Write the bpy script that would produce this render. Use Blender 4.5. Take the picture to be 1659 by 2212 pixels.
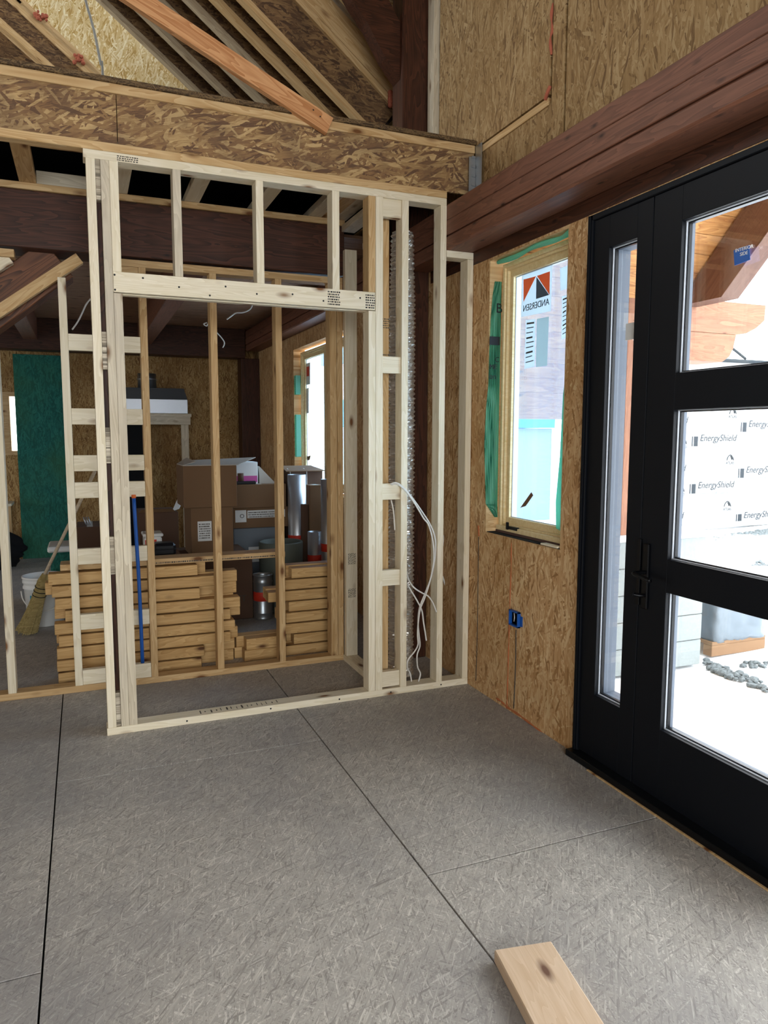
import bpy, bmesh, math, random
from mathutils import Vector, Matrix
random.seed(7)
S = bpy.context.scene
COL = S.collection
for o in list(bpy.data.objects):
    bpy.data.objects.remove(o)

# ------------------------------------------------------------------ camera
F, PITCH, YAW, ROLL, EYE = 1574.0, .10667, .38995, .0019, 1.531
cy, sy, cp, sp = math.cos(YAW), math.sin(YAW), math.cos(PITCH), math.sin(PITCH)
fwd = Vector((sy*cp, cy*cp, -sp)); rgt = Vector((cy, -sy, 0)); upv = rgt.cross(fwd)
cr, sr = math.cos(ROLL), math.sin(ROLL)
rgt, upv = cr*rgt+sr*upv, cr*upv-sr*rgt
cam = bpy.data.objects.new('camera', bpy.data.cameras.new('camera')); COL.objects.link(cam)
cam.data.sensor_fit = 'VERTICAL'; cam.data.sensor_height = 36; cam.data.lens = F/2212*36
cam.data.clip_start = .05; cam.data.clip_end = 300
cam.matrix_world = Matrix.Translation((0, 0, EYE)) @ Matrix((rgt, upv, -fwd)).transposed().to_4x4()
S.camera = cam

# ------------------------------------------------------------------ light
S.view_settings.view_transform = 'Standard'; S.view_settings.look = 'None'
S.view_settings.exposure = 0.45; S.view_settings.gamma = 1; S.view_settings.use_curve_mapping = False
W = bpy.data.worlds.new('overcast_sky'); S.world = W; W.use_nodes = True
W.node_tree.nodes['Background'].inputs[0].default_value = (.90, .96, 1, 1)
W.node_tree.nodes['Background'].inputs[1].default_value = 7.5

def area(name, loc, direction, sx, sz, power, color=(.95, .98, 1), portal=False):
    l = bpy.data.lights.new(name, 'AREA'); l.shape = 'RECTANGLE'; l.size = sx; l.size_y = sz
    l.energy = power; l.color = color
    o = bpy.data.objects.new(name, l); COL.objects.link(o); o.location = loc
    o.rotation_euler = Vector(direction).to_track_quat('-Z', 'Y').to_euler()
    if portal: l.cycles.is_portal = True
    return o
area('portal_rear_opening', (-.7, -4.05, 2.0), (0, 1, 0), 4.4, 2.4, 1, portal=True)
area('portal_side_opening', (-6.05, -.05, 1.9), (1, 0, 0), .9, 1.0, 1, portal=True)
area('portal_added_far_opening', (-6.05, 7.3, 1.5), (1, 0, 0), 1.4, 1.2, 1, portal=True)  # added opening in the unseen wall, sized to light the far room
area('portal_added_loft_opening', (-6.05, 6.85, 5.15), (1, 0, 0), 3.7, 2.9, 1, portal=True)  # added loft opening, sized to brighten the gable boards
area('portal_door', (2.30, 1.6, 1.3), (-1, 0, 0), 2.3, 2.4, 1, portal=True)
area('portal_window', (2.36, 3.3, 1.7), (-1, 0, 0), .8, 1.6, 1, portal=True)
area('portal_window_far', (2.36, 6.9, 1.7), (-1, 0, 0), 1.9, 1.6, 1, portal=True)

# ------------------------------------------------------------------ material helpers
def srgb(h):
    if isinstance(h, str):
        h = h.lstrip('#'); c = [int(h[i:i+2], 16)/255 for i in (0, 2, 4)]
    else: c = h
    return tuple((x/12.92 if x <= .04045 else ((x+.055)/1.055)**2.4) for x in c)+(1,)

class NT:
    def __init__(s, name):
        s.m = bpy.data.materials.new(name); s.m.use_nodes = True
        s.t = s.m.node_tree; s.t.nodes.clear()
        s.out = s.n('ShaderNodeOutputMaterial')
    def n(s, typ, **kw):
        x = s.t.nodes.new(typ)
        for k, v in kw.items(): setattr(x, k, v)
        return x
    def l(s, a, b): s.t.links.new(a, b)
    def set(s, sock, v):
        if hasattr(v, 'is_output') or isinstance(v, bpy.types.NodeSocket): s.l(v, sock)
        else: sock.default_value = v
    def math(s, op, a, b=0.0, c=None):
        x = s.n('ShaderNodeMath', operation=op); s.set(x.inputs[0], a); s.set(x.inputs[1], b)
        if c is not None: s.set(x.inputs[2], c)
        return x.outputs[0]
    def vmath(s, op, a, b):
        x = s.n('ShaderNodeVectorMath', operation=op); s.set(x.inputs[0], a); s.set(x.inputs[1], b); return x.outputs[0]
    def mix(s, f, a, b, mode='MIX'):
        x = s.n('ShaderNodeMix', data_type='RGBA', blend_type=mode); s.set(x.inputs[0], f)
        s.set(x.inputs[6], a); s.set(x.inputs[7], b); return x.outputs[2]
    def fmix(s, f, a, b):
        x = s.n('ShaderNodeMix'); s.set(x.inputs[0], f); s.set(x.inputs[2], a); s.set(x.inputs[3], b); return x.outputs[0]
    def ramp(s, f, stops):
        x = s.n('ShaderNodeValToRGB'); s.set(x.inputs[0], f); r = x.color_ramp
        while len(r.elements) < len(stops): r.elements.new(.5)
        for e, (p, c) in zip(r.elements, stops): e.position = p; e.color = c
        return x.outputs[0]
    def noise(s, v, scale=5, detail=3, rough=.55, dist=0):
        x = s.n('ShaderNodeTexNoise'); s.set(x.inputs['Vector'], v); x.inputs['Scale'].default_value = scale
        x.inputs['Detail'].default_value = detail; x.inputs['Roughness'].default_value = rough; x.inputs['Distortion'].default_value = dist
        return x.outputs[0]
    def bump(s, h, strength=.3, dist=.002):
        x = s.n('ShaderNodeBump'); s.set(x.inputs['Height'], h); x.inputs['Strength'].default_value = strength; x.inputs['Distance'].default_value = dist
        return x.outputs[0]
    def bsdf(s, col, rough=.6, metal=0.0, normal=None, spec=.3, trans=None):
        p = s.n('ShaderNodeBsdfPrincipled'); s.set(p.inputs['Base Color'], col); s.set(p.inputs['Roughness'], rough)
        s.set(p.inputs['Metallic'], metal); p.inputs['Specular IOR Level'].default_value = spec
        if normal is not None: s.l(normal, p.inputs['Normal'])
        s.l(p.outputs[0], s.out.inputs[0]); return p
    def objco(s, rnd=True):
        tc = s.n('ShaderNodeTexCoord'); v = tc.outputs['Object']
        if rnd:
            oi = s.n('ShaderNodeObjectInfo')
            k = s.math('MULTIPLY', oi.outputs['Random'], 53.7)
            cb = s.n('ShaderNodeCombineXYZ'); s.l(k, cb.inputs[0]); s.l(k, cb.inputs[1]); s.l(k, cb.inputs[2])
            return s.vmath('ADD', v, cb.outputs[0]), oi.outputs['Random']
        return v, None

def lumber(name, c1, c2, knot='#5a3517', tint=.16, ring=.35, knots=1.0, rough=.62, c3=None):
    """sawn timber: grain along the object's own x axis, growth rings, knots, a slight change from board to board"""
    s = NT(name); v, rnd = s.objco()
    a = s.vmath('MULTIPLY', v, (1.3, 26, 26)); n1 = s.noise(a, 1.6, 4, .6, .4)
    b = s.vmath('MULTIPLY', v, (.9, 9, 9)); n2 = s.noise(b, 1.3, 2, .5, 1.2)
    rings = s.math('FRACT', s.math('MULTIPLY', n2, 9.0))
    f = s.math('ADD', s.math('MULTIPLY', n1, 1-ring), s.math('MULTIPLY', rings, ring))
    col = s.ramp(f, [(.22, srgb(c2)), (.72, srgb(c1))])
    if c3:
        bl = s.noise(s.vmath('MULTIPLY', v, (1.1, 3.5, 3.5)), 1.0, 3)
        col = s.mix(s.ramp(bl, [(.45, (0, 0, 0, 1)), (.75, (.8, .8, .8, 1))]), col, srgb(c3))
    if knots:
        vo = s.n('ShaderNodeTexVoronoi'); s.l(s.vmath('MULTIPLY', v, (3.6, 9, 9)), vo.inputs['Vector']); vo.inputs['Scale'].default_value = 1
        kd = vo.outputs['Distance']
        k1 = s.ramp(kd, [(.07*knots, (1, 1, 1, 1)), (.12*knots, (.5, .5, .5, 1)), (.2*knots, (0, 0, 0, 1))])
        col = s.mix(k1, col, srgb(knot))
    dark = s.mix(s.math('MULTIPLY', rnd, tint), (1, 1, 1, 1), (.45, .36, .26, 1))
    col = s.mix(1.0, col, dark, 'MULTIPLY')
    s.bsdf(col, rough, 0, s.bump(f, .12, .001), .25); return s.m

def osb(name, plane, stops, main=0.0, L=.13, Wd=.017, rnd=False, blotch=None, rough=.7, bump=.25, fuzz=.16, wob_=.012, spread=1.0):
    """oriented strand board: several layers of long flakes, the topmost flake showing; plane = the two axes of the face"""
    s = NT(name); v, r = s.objco(rnd)
    sx = s.n('ShaderNodeSeparateXYZ'); s.l(v, sx.inputs[0]); ax = {'x': 0, 'y': 1, 'z': 2}
    cb = s.n('ShaderNodeCombineXYZ'); s.l(sx.outputs[ax[plane[0]]], cb.inputs[0]); s.l(sx.outputs[ax[plane[1]]], cb.inputs[1])
    uv = cb.outputs[0]
    wob = s.n('ShaderNodeTexNoise', noise_dimensions='2D'); s.l(uv, wob.inputs['Vector']); wob.inputs['Scale'].default_value = 14; wob.inputs['Detail'].default_value = 3
    wv = s.vmath('MULTIPLY', s.vmath('SUBTRACT', wob.outputs[1], (.5, .5, .5)), (wob_, wob_, 0))
    uvw = s.vmath('ADD', uv, wv)
    best = None; tone = None
    for i, th in enumerate((0, .34, -.42, .95, -1.1)):
        mp = s.n('ShaderNodeMapping', vector_type='TEXTURE'); s.l(uvw, mp.inputs[0])
        mp.inputs['Location'].default_value = (i*3.1, i*1.7, 0)
        mp.inputs['Rotation'].default_value = (0, 0, main+th*spread); k = (1, .8, 1.15, .7, .9)[i]
        mp.inputs['Scale'].default_value = (L*k, Wd*k*(1+.5*(i == 3)), 1)
        vo = s.n('ShaderNodeTexVoronoi', voronoi_dimensions='2D'); s.l(mp.outputs[0], vo.inputs['Vector']); vo.inputs['Scale'].default_value = 1
        sc = s.n('ShaderNodeSeparateColor'); s.l(vo.outputs['Color'], sc.inputs[0])
        h = s.math('MULTIPLY', sc.outputs[0], (1, .93, .93, .8, .8)[i])
        if best is None: best, tone = h, sc.outputs[1]
        else:
            g = s.math('GREATER_THAN', h, best)
            tone = s.fmix(g, tone, sc.outputs[1]); best = s.math('MAXIMUM', h, best)
    mp = s.n('ShaderNodeMapping', vector_type='TEXTURE'); s.l(uvw, mp.inputs[0]); mp.inputs['Rotation'].default_value = (0, 0, main); mp.inputs['Scale'].default_value = (.05, .004, 1)
    fz = s.n('ShaderNodeTexNoise', noise_dimensions='2D'); s.l(mp.outputs[0], fz.inputs['Vector']); fz.inputs['Scale'].default_value = 1; fz.inputs['Detail'].default_value = 3
    tone = s.math('ADD', tone, s.math('MULTIPLY', s.math('SUBTRACT', fz.outputs[0], .5), fuzz*3))
    col = s.ramp(tone, [(p, srgb(c)) for p, c in stops])
    if blotch:
        bn = s.n('ShaderNodeTexNoise', noise_dimensions='2D'); s.l(uv, bn.inputs['Vector']); bn.inputs['Scale'].default_value = blotch[1]; bn.inputs['Detail'].default_value = 4
        bf = s.ramp(bn.outputs[0], [(.42, (0, 0, 0, 1)), (.68, (1, 1, 1, 1))])
        col = s.mix(s.math('MULTIPLY', bf, blotch[2]), col, srgb(blotch[0]))
    s.bsdf(col, rough, 0, s.bump(s.math('ADD', best, s.math('MULTIPLY', fz.outputs[0], .4)), bump, .0015), .25); return s.m

def plain(name, c, rough=.6, metal=0, var=.08, scale=18, bump=0, spec=.3):
    s = NT(name); v, r = s.objco()
    n = s.noise(v, scale, 3); col = s.mix(s.math('MULTIPLY', n, var*2), srgb(c), tuple(x*.55 for x in srgb(c)[:3])+(1,))
    s.bsdf(col, rough, metal, s.bump(n, bump, .003) if bump else None, spec); return s.m

def glass(name, tint=(1, 1, 1, 1), refl=.06, film=None, film_mix=0):
    s = NT(name); t = s.n('ShaderNodeBsdfTransparent'); t.inputs[0].default_value = tint
    g = s.n('ShaderNodeBsdfGlossy'); g.inputs['Roughness'].default_value = .02
    lw = s.n('ShaderNodeLayerWeight'); lw.inputs[0].default_value = .25
    mx = s.n('ShaderNodeMixShader'); s.l(s.math('ADD', s.math('MULTIPLY', lw.outputs[0], .25), refl), mx.inputs[0])
    s.l(t.outputs[0], mx.inputs[1]); s.l(g.outputs[0], mx.inputs[2]); o = mx.outputs[0]
    if film:
        d = s.n('ShaderNodeBsdfTranslucent'); d.inputs[0].default_value = film
        m2 = s.n('ShaderNodeMixShader'); m2.inputs[0].default_value = film_mix; s.l(o, m2.inputs[1]); s.l(d.outputs[0], m2.inputs[2]); o = m2.outputs[0]
    s.l(o, s.out.inputs[0]); return s.m

M = {}
M['spf'] = lumber('new_spruce', '#e8dcc4', '#d6c7a6', '#7a5230', .08)
M['spf_grey'] = lumber('weathered_spruce', '#d6c9b0', '#b3a48c', '#6b4a2c', .12, c3='#b8ad9c')
M['spf_old'] = lumber('yellowed_spruce', '#d0b082', '#b08a58', '#6b4320', .14)
M['stack'] = lumber('stacked_spruce', '#cfa973', '#ae8650', '#5a381c', .2)
M['loose'] = lumber('loose_board', '#dcc3a8', '#c6a887', '#6f5140', .08, .2)
M['red_fir'] = lumber('reddish_fir', '#cf9a6a', '#ae7345', '#5b3018', .1, .5)
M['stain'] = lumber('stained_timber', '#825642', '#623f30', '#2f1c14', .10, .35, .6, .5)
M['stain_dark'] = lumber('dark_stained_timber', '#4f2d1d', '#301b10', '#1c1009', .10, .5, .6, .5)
M['porch'] = lumber('porch_timber', '#94674f', '#79513d', '#503022', .06, .45, .6)
M['porch_dark'] = lumber('porch_timber_dark', '#644a40', '#523a31', '#33241d', .06, .3, .6)
M['tandg'] = lumber('ceiling_planks', '#b48d72', '#8c6a53', '#3a2418', .3, .4)
M['soffit'] = lumber('soffit_planks', '#b98a54', '#95653a', '#5a3416', .2, .6)
M['pine'] = lumber('clear_pine', '#ead6aa', '#d6ba82', '#a07c4a', .05, .2, 0)
OS = [(.03, '#6f4d27'), (.25, '#967141'), (.62, '#a98552'), (.97, '#bf9f6b')]
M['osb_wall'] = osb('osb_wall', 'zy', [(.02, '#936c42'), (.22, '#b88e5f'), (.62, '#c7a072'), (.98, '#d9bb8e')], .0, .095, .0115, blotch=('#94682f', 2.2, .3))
M['osb_high'] = osb('osb_upper_wall', 'zy', [(.02, '#6b5031'), (.22, '#8c6e46'), (.62, '#9b7d54'), (.98, '#ae936a')], .0, .10, .011, blotch=('#86663c', 1.8, .35))  # darker copy of the wall board; dimmer upper light put into its colour
M['osb_back'] = osb('osb_back_wall', 'zx', OS, .0, .08, .009, blotch=('#6d4a22', 1.5, .5))
M['osb_gable'] = osb('osb_gable', 'zx', [(.02, '#b08c4c'), (.25, '#cdae72'), (.65, '#dcc593'), (.97, '#efe2bd')], .25, .11, .014)
M['osb_web'] = osb('osb_joist_web', 'xz', [(.04, '#5f4532'), (.3, '#836242'), (.64, '#98784f'), (.97, '#bfa070')], .25, .10, .015, blotch=('#5e4836', 5, .5), fuzz=.24)
M['osb_rafter'] = osb('osb_rafter_web', 'xz', [(.05, '#4b3625'), (.4, '#694d32'), (.95, '#8a6c48')], .5, .07, .012, rnd=True, blotch=('#3a2b1f', 5, .4))
M['osb_green'] = osb('coated_sheathing', 'zx', [(.1, '#175349'), (.5, '#1e6559'), (.95, '#2a7566')], .0, .10, .012, blotch=('#37663f', 1.2, .5), bump=.12)
M['osb_edge'] = osb('osb_edge', 'xz', [(.1, '#6f6658'), (.5, '#a79a86'), (.95, '#cfc4b0')], 0, .03, .004, rnd=True)
M['deck_edge'] = osb('deck_edge', 'xz', [(.1, '#3a2b1c'), (.5, '#5a452d'), (.95, '#7a6242')], 0, .06, .003, rnd=True)
M['floor'] = osb('subfloor', 'xy', [(.0, '#8a847d'), (.2, '#a19b93'), (.62, '#aca69d'), (.92, '#b9b3a9'), (1.0, '#ccc6bc')], .9, .055, .0045, blotch=('#827f80', 1.3, .5), rough=.6, bump=.35, fuzz=.2, wob_=.004, spread=1.5)
M['void'] = plain('matte_black', '#0b0b0c', .9)
M['roofdark'] = plain('dark_sheathing', '#2a1f17', .9)
M['black'] = plain('black_door_paint', '#0a0d13', .5, var=.02, spec=.16)
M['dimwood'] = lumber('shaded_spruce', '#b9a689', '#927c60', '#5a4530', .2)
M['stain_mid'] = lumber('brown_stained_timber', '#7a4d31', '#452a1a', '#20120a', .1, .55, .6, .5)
M['black_metal'] = plain('black_metal', '#0c0d10', .3, .3, .02)
M['cladding'] = plain('grey_cladding', '#66707e', .5)
M['gasket'] = plain('grey_gasket', '#b9bec6', .4)
M['steel'] = plain('brushed_steel', '#c4c6ca', .4, .8, .06)
M['galv'] = plain('galvanised_steel', '#b9bec2', .35, .9, .1, 40)
M['foil'] = plain('foil', '#d6d0c8', .3, .8, .1, 60, .5)
M['card'] = plain('cardboard', '#75593f', .8, var=.08, scale=6)
M['card_dk'] = plain('dark_cardboard', '#5a4131', .8, var=.1, scale=6)
M['card_in'] = plain('cardboard_liner', '#b4aca0', .8, var=.05)
M['white'] = plain('white_plastic', '#e4e4e0', .45, var=.04)
M['cable'] = plain('white_cable', '#dedad2', .5, var=.06)
M['grey_cable'] = plain('grey_cable', '#8f8c84', .6)
M['paper'] = plain('white_paper', '#dedfdd', .7, var=.04)
M['ink'] = plain('black_ink', '#1b1b1d', .6)
M['ink_soft'] = plain('grey_ink', '#4c463e', .7)
M['ink_pale'] = plain('pale_ink', '#6e7376', .7)
M['blue'] = plain('blue_plastic', '#1b55a5', .45)
M['blue_label'] = plain('blue_label', '#2b5fae', .5)
M['redtape'] = plain('red_tape', '#d23a26', .5)
M['pink'] = plain('pink_print', '#c45a9c', .6)
M['orange'] = plain('orange_print', '#e0713a', .6)
M['greyprint'] = plain('grey_print', '#54585c', .6)
M['slate'] = plain('slate_logo', '#141e26', .6)
M['foam'] = plain('orange_foam', '#b3683f', .8, var=.2, scale=60, bump=.6)
M['pinkfoam'] = plain('pink_insulation', '#b0624a', .9, var=.2, scale=80, bump=.8)
M['appliance'] = plain('grey_sheet_metal', '#6d747b', .5, .2, .1, 5)
M['darkplastic'] = plain('dark_plastic', '#191a1e', .4)
M['tub'] = plain('grey_green_tub', '#5b6058', .6)
M['straw'] = lumber('broom_straw', '#cdb983', '#a08c58', '#6a5a30', .1, .5, 0)
M['broomstick'] = lumber('broom_handle', '#cdbba0', '#a8967c', '#8a7050', 0, .2, 0)
M['snow'] = plain('snow', '#f4f6f8', .8, var=.03, scale=3, bump=.3)
M['stone'] = plain('rubble_stone', '#5d6466', .8, var=.3, scale=20, bump=.5)
M['block'] = plain('concrete_block', '#888f8f', .9, var=.3, scale=70, bump=.5)
M['wrapplastic'] = plain('grey_wrapped_plastic', '#5f6a73', .3, var=.2, scale=9, bump=.6)
M['foamboard'] = plain('white_board', '#8b8e91', .6, var=.03)
M['shingle'] = plain('dark_shingle', '#252d33', .9, var=.25, scale=40, bump=.5)
M['roofgreen'] = plain('green_roof_sheathing', '#1f6a40', .7)
M['siding'] = plain('lavender_shade_wall', '#6f7db0', .8, var=.06, scale=2)  # lavender tint of shade put into the base colour
M['teal'] = plain('teal_house_wrap', '#3f8fa6', .8, var=.06)
def thin(name, c, tr=.5, stripe=None):
    s = NT(name); d1 = s.n('ShaderNodeBsdfDiffuse'); d2 = s.n('ShaderNodeBsdfTranslucent'); d1.inputs[0].default_value = srgb(c); d2.inputs[0].default_value = srgb(c)
    mx = s.n('ShaderNodeMixShader'); mx.inputs[0].default_value = tr; s.l(d1.outputs[0], mx.inputs[1]); s.l(d2.outputs[0], mx.inputs[2]); s.l(mx.outputs[0], s.out.inputs[0])
    if stripe:
        v, r = s.objco(False); sx = s.n('ShaderNodeSeparateXYZ'); s.l(v, sx.inputs[0])
        q = s.math('FRACT', s.math('MULTIPLY', s.math('ADD', sx.outputs[0], sx.outputs[1]), stripe[2]))
        col = s.ramp(q, [(.08, srgb(stripe[1])), (.2, srgb(c)), (.6, srgb(stripe[0])), (.9, srgb(c))]); s.l(col, d1.inputs[0]); s.l(col, d2.inputs[0])
    return s.m
M['sticker'] = thin('sticker_paper', '#d4d6d4', .78); M['sticker_orange'] = thin('sticker_orange', '#f59a70', .85); M['sticker_grey'] = thin('sticker_grey', '#85888c', .8); M['sticker_dim'] = thin('sticker_dim', '#bcc3c0', .75)
M['greenfilm'] = thin('striped_green_film', '#86cbb0', .65, ('#b2e6d2', '#4f9a80', 105))
M['glass'] = glass('clear_glass')
M['glass_film'] = glass('filmed_glass', (.76, .89, 1, 1), .05, (.35, .5, .75, 1), .10)


# ------------------------------------------------------------------ geometry helpers
def link(name, me, mat, parent, loc=None, rot=None):
    o = bpy.data.objects.new(name, me); COL.objects.link(o)
    if mat: me.materials.append(M[mat] if isinstance(mat, str) else mat)
    mw = Matrix.Identity(4)
    if rot is not None: mw = rot.to_4x4()
    if loc is not None: mw = Matrix.Translation(loc) @ mw
    if parent is not None:
        o.parent = parent; mw = world_of(parent).inverted() @ mw
    o.matrix_basis = mw
    return o
def world_of(o):
    m = o.matrix_basis.copy()
    while o.parent: o = o.parent; m = o.matrix_basis @ m
    return m
def tag(o, label, cat, group=None):
    o['label'] = label; o['category'] = cat
    if group: o['group'] = group
    return o
def lab(o, label): o['label'] = label; return o
def struct(o, label=None, cat=None):
    o['kind'] = 'structure'
    if label: o['label'] = label
    if cat: o['category'] = cat
    return o
def thing(name, label, cat, loc, group=None):
    o = bpy.data.objects.new(name, None); COL.objects.link(o); o.location = loc
    o.empty_display_size = .1
    return tag(o, label, cat, group)
def sthing(name, label, cat, loc):
    o = thing(name, label, cat, loc); o['kind'] = 'structure'; return o
def finish(bm, name, smooth=False):
    bmesh.ops.recalc_face_normals(bm, faces=bm.faces[:])
    me = bpy.data.meshes.new(name); bm.to_mesh(me); bm.free()
    if smooth:
        for p in me.polygons: p.use_smooth = True
    return me
def cube_bm(bm, sx, sy_, sz, c=(0, 0, 0), bev=.0):
    vs = bmesh.ops.create_cube(bm, size=1)['verts']
    for v in vs: v.co = Vector((v.co.x*sx+c[0], v.co.y*sy_+c[1], v.co.z*sz+c[2]))
    if bev:
        es = list({e for v in vs for e in v.link_edges})
        bmesh.ops.bevel(bm, geom=es, offset=bev, segments=1, affect='EDGES', profile=.5)
ROT = {'x': Matrix.Identity(3), None: Matrix.Identity(3),
       'z': Matrix(((0, 1, 0), (0, 0, 1), (1, 0, 0))), 'y': Matrix(((0, 0, 1), (1, 0, 0), (0, 1, 0)))}
def bx(name, x0, x1, y0, y1, z0, z1, mat, parent=None, long='auto', bev=.0015):
    """a box given by its extents; its own x axis runs along its length, so the grain does too"""
    d = (x1-x0, y1-y0, z1-z0)
    if long == 'auto': long = 'xyz'[max(range(3), key=lambda i: d[i])]
    R = ROT[long]
    ls = [abs(a) for a in (R.transposed() @ Vector(d))]
    bm = bmesh.new(); cube_bm(bm, *ls, bev=min(bev, min(ls)*.3))
    return link(name, finish(bm, name), mat, parent, Vector(((x0+x1)/2, (y0+y1)/2, (z0+z1)/2)), R)
def wbox(name, boxes, mat, parent=None, bev=0, origin=(0, 0, 0)):
    """several boxes of one body in one mesh, in world axes"""
    bm = bmesh.new(); o = Vector(origin)
    for b in boxes:
        x0, x1, y0, y1, z0, z1 = b
        cube_bm(bm, x1-x0, y1-y0, z1-z0, Vector(((x0+x1)/2, (y0+y1)/2, (z0+z1)/2))-o, bev)
    return link(name, finish(bm, name), mat, parent, o)
def bar(name, p0, p1, w, h, up, mat, parent=None, bev=.0015):
    """a board from p0 to p1: w across, h along the 'up' side"""
    p0, p1 = Vector(p0), Vector(p1); x = (p1-p0).normalized(); z = Vector(up); z = (z-x*z.dot(x)).normalized(); y = z.cross(x)
    R = Matrix((x, y, z)).transposed()
    bm = bmesh.new(); cube_bm(bm, (p1-p0).length, w, h, bev=min(bev, w*.3, h*.3))
    return link(name, finish(bm, name), mat, parent, (p0+p1)/2, R)
def prism(name, pts, vec, mat, parent=None, origin=None, bev=0):
    """a flat outline (3-D points) pushed along vec: a solid plate"""
    o = Vector(origin) if origin else Vector(pts[0]); bm = bmesh.new()
    a = [bm.verts.new(Vector(p)-o) for p in pts]; b = [bm.verts.new(Vector(p)-o+Vector(vec)) for p in pts]
    n = len(pts); bm.faces.new(a); bm.faces.new(b[::-1])
    for i in range(n): bm.faces.new((a[i], a[(i+1) % n], b[(i+1) % n], b[i]))
    if bev: bmesh.ops.bevel(bm, geom=bm.edges[:], offset=bev, segments=1, affect='EDGES')
    return link(name, finish(bm, name), mat, parent, o)
def smoothpath(pts, n=8):
    P = [Vector(p) for p in pts]; P = [P[0]*2-P[1]]+P+[P[-1]*2-P[-2]]; out = []
    for i in range(1, len(P)-2):
        for k in range(n):
            t = k/n; a, b, c, d = P[i-1:i+3]
            out.append(.5*((2*b)+(c-a)*t+(2*a-5*b+4*c-d)*t*t+(3*b-a-3*c+d)*t**3))
    out.append(P[-2]); return out
def tube(name, pts, r, mat, parent=None, seg=8, smooth=True, n=8, flat=1.0):
    path = smoothpath(pts, n) if smooth else [Vector(p) for p in pts]
    o = path[0]; bm = bmesh.new(); rings = []
    nrm = None
    for i, p in enumerate(path):
        t = (path[min(i+1, len(path)-1)]-path[max(i-1, 0)]).normalized()
        if nrm is None: nrm = t.orthogonal().normalized()
        nrm = (nrm-t*nrm.dot(t)).normalized(); b = t.cross(nrm)
        rr = r(i/(len(path)-1)) if callable(r) else r
        rings.append([bm.verts.new(p-o+(nrm*math.cos(a)*flat+b*math.sin(a))*rr) for a in (2*math.pi*k/seg for k in range(seg))])
    for A, B in zip(rings, rings[1:]):
        for k in range(seg): bm.faces.new((A[k], A[(k+1) % seg], B[(k+1) % seg], B[k]))
    bm.faces.new(rings[0][::-1]); bm.faces.new(rings[-1])
    return link(name, finish(bm, name, True), mat, parent, o)
def lathe(name, prof, loc, mat, parent=None, seg=40, smooth=True, rip=None):
    bm = bmesh.new(); rings = []
    for r, z in prof:
        rings.append([bm.verts.new(((r+(rip(a, z) if rip else 0))*math.cos(a), (r+(rip(a, z) if rip else 0))*math.sin(a), z)) for a in (2*math.pi*k/seg for k in range(seg))])
    for A, B in zip(rings, rings[1:]):
        for k in range(seg): bm.faces.new((A[k], A[(k+1) % seg], B[(k+1) % seg], B[k]))
    if prof[0][0] > 1e-4: bm.faces.new(rings[0][::-1])
    if prof[-1][0] > 1e-4: bm.faces.new(rings[-1])
    bmesh.ops.remove_doubles(bm, verts=bm.verts[:], dist=1e-5)
    return link(name, finish(bm, name, smooth), mat, parent, Vector(loc))
def text(name, body, loc, xdir, ydir, size, mat, parent=None, align='LEFT', shear=0, bold=0):
    c = bpy.data.curves.new(name, 'FONT'); c.body = body; c.size = size; c.extrude = .0006; c.align_x = align; c.align_y = 'BOTTOM_BASELINE' if False else 'BOTTOM'
    c.shear = shear; c.offset = bold
    X = Vector(xdir).normalized(); Y = Vector(ydir).normalized(); Z = X.cross(Y)
    tmp = bpy.data.objects.new(name, c); me = bpy.data.meshes.new_from_object(tmp); bpy.data.objects.remove(tmp)
    o = bpy.data.objects.new(name, me); COL.objects.link(o); me.materials.clear(); me.materials.append(M[mat])
    mw = Matrix.Translation(loc) @ Matrix((X, Y, Z)).transposed().to_4x4()
    if parent is not None: o.parent = parent; mw = world_of(parent).inverted() @ mw
    o.matrix_basis = mw; return o
# where a sight line of the camera meets a real plane of the place (used to read positions off the photograph)
def ray(u, v): return fwd+(u-829.5)/F*rgt-(v-1106)/F*upv
def onx(u, v, x): d = ray(u, v); t = x/d.x; return Vector((0, 0, EYE))+d*t
def ony(u, v, y): d = ray(u, v); t = y/d.y; return Vector((0, 0, EYE))+d*t
def onz(u, v, z): d = ray(u, v); t = (z-EYE)/d.z; return Vector((0, 0, EYE))+d*t

XW = 2.136          # inner face of the long wall
YF = 3.83           # front face of the nearer stud wall
Y2 = 4.567          # front face of the second stud wall
YB = 9.85           # back wall
TOPZ = 2.856        # top of the stud wall = underside of the rim joist

# ================================================================== SETTING
# floor: 4 x 8 ft sheets laid staggered, a hair's gap between sheets
bm = bmesh.new(); g = .003
for k in range(-5, 2):
    xa, xb = -.168+1.219*k, -.168+1.219*(k+1)
    xb = min(xb, XW+.13)
    ys = (3.38 if k % 2 == 0 else 2.156)-2.438*4
    for n in range(9):
        ya, yb = ys+2.438*n, ys+2.438*(n+1)
        ya, yb = max(ya, -4.0), min(yb, YB+.1)
        if yb-ya > .01: cube_bm(bm, xb-xa-2*g, yb-ya-2*g, .02, ((xa+xb)/2, (ya+yb)/2, -.01), .001)
struct(link('floor', finish(bm, 'floor'), 'floor', None), 'grey weathered strand board subfloor with sheet joints', 'floor')

struct(wbox('floor_joint_dark_slab', [(-6.2, XW+.12, -4.0, YB+.1, -.08, -.024)], 'void'), 'black slab that darkens the joints under the subfloor sheets', 'floor')  # black slab: shade of the open sheet joints put into its colour
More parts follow.
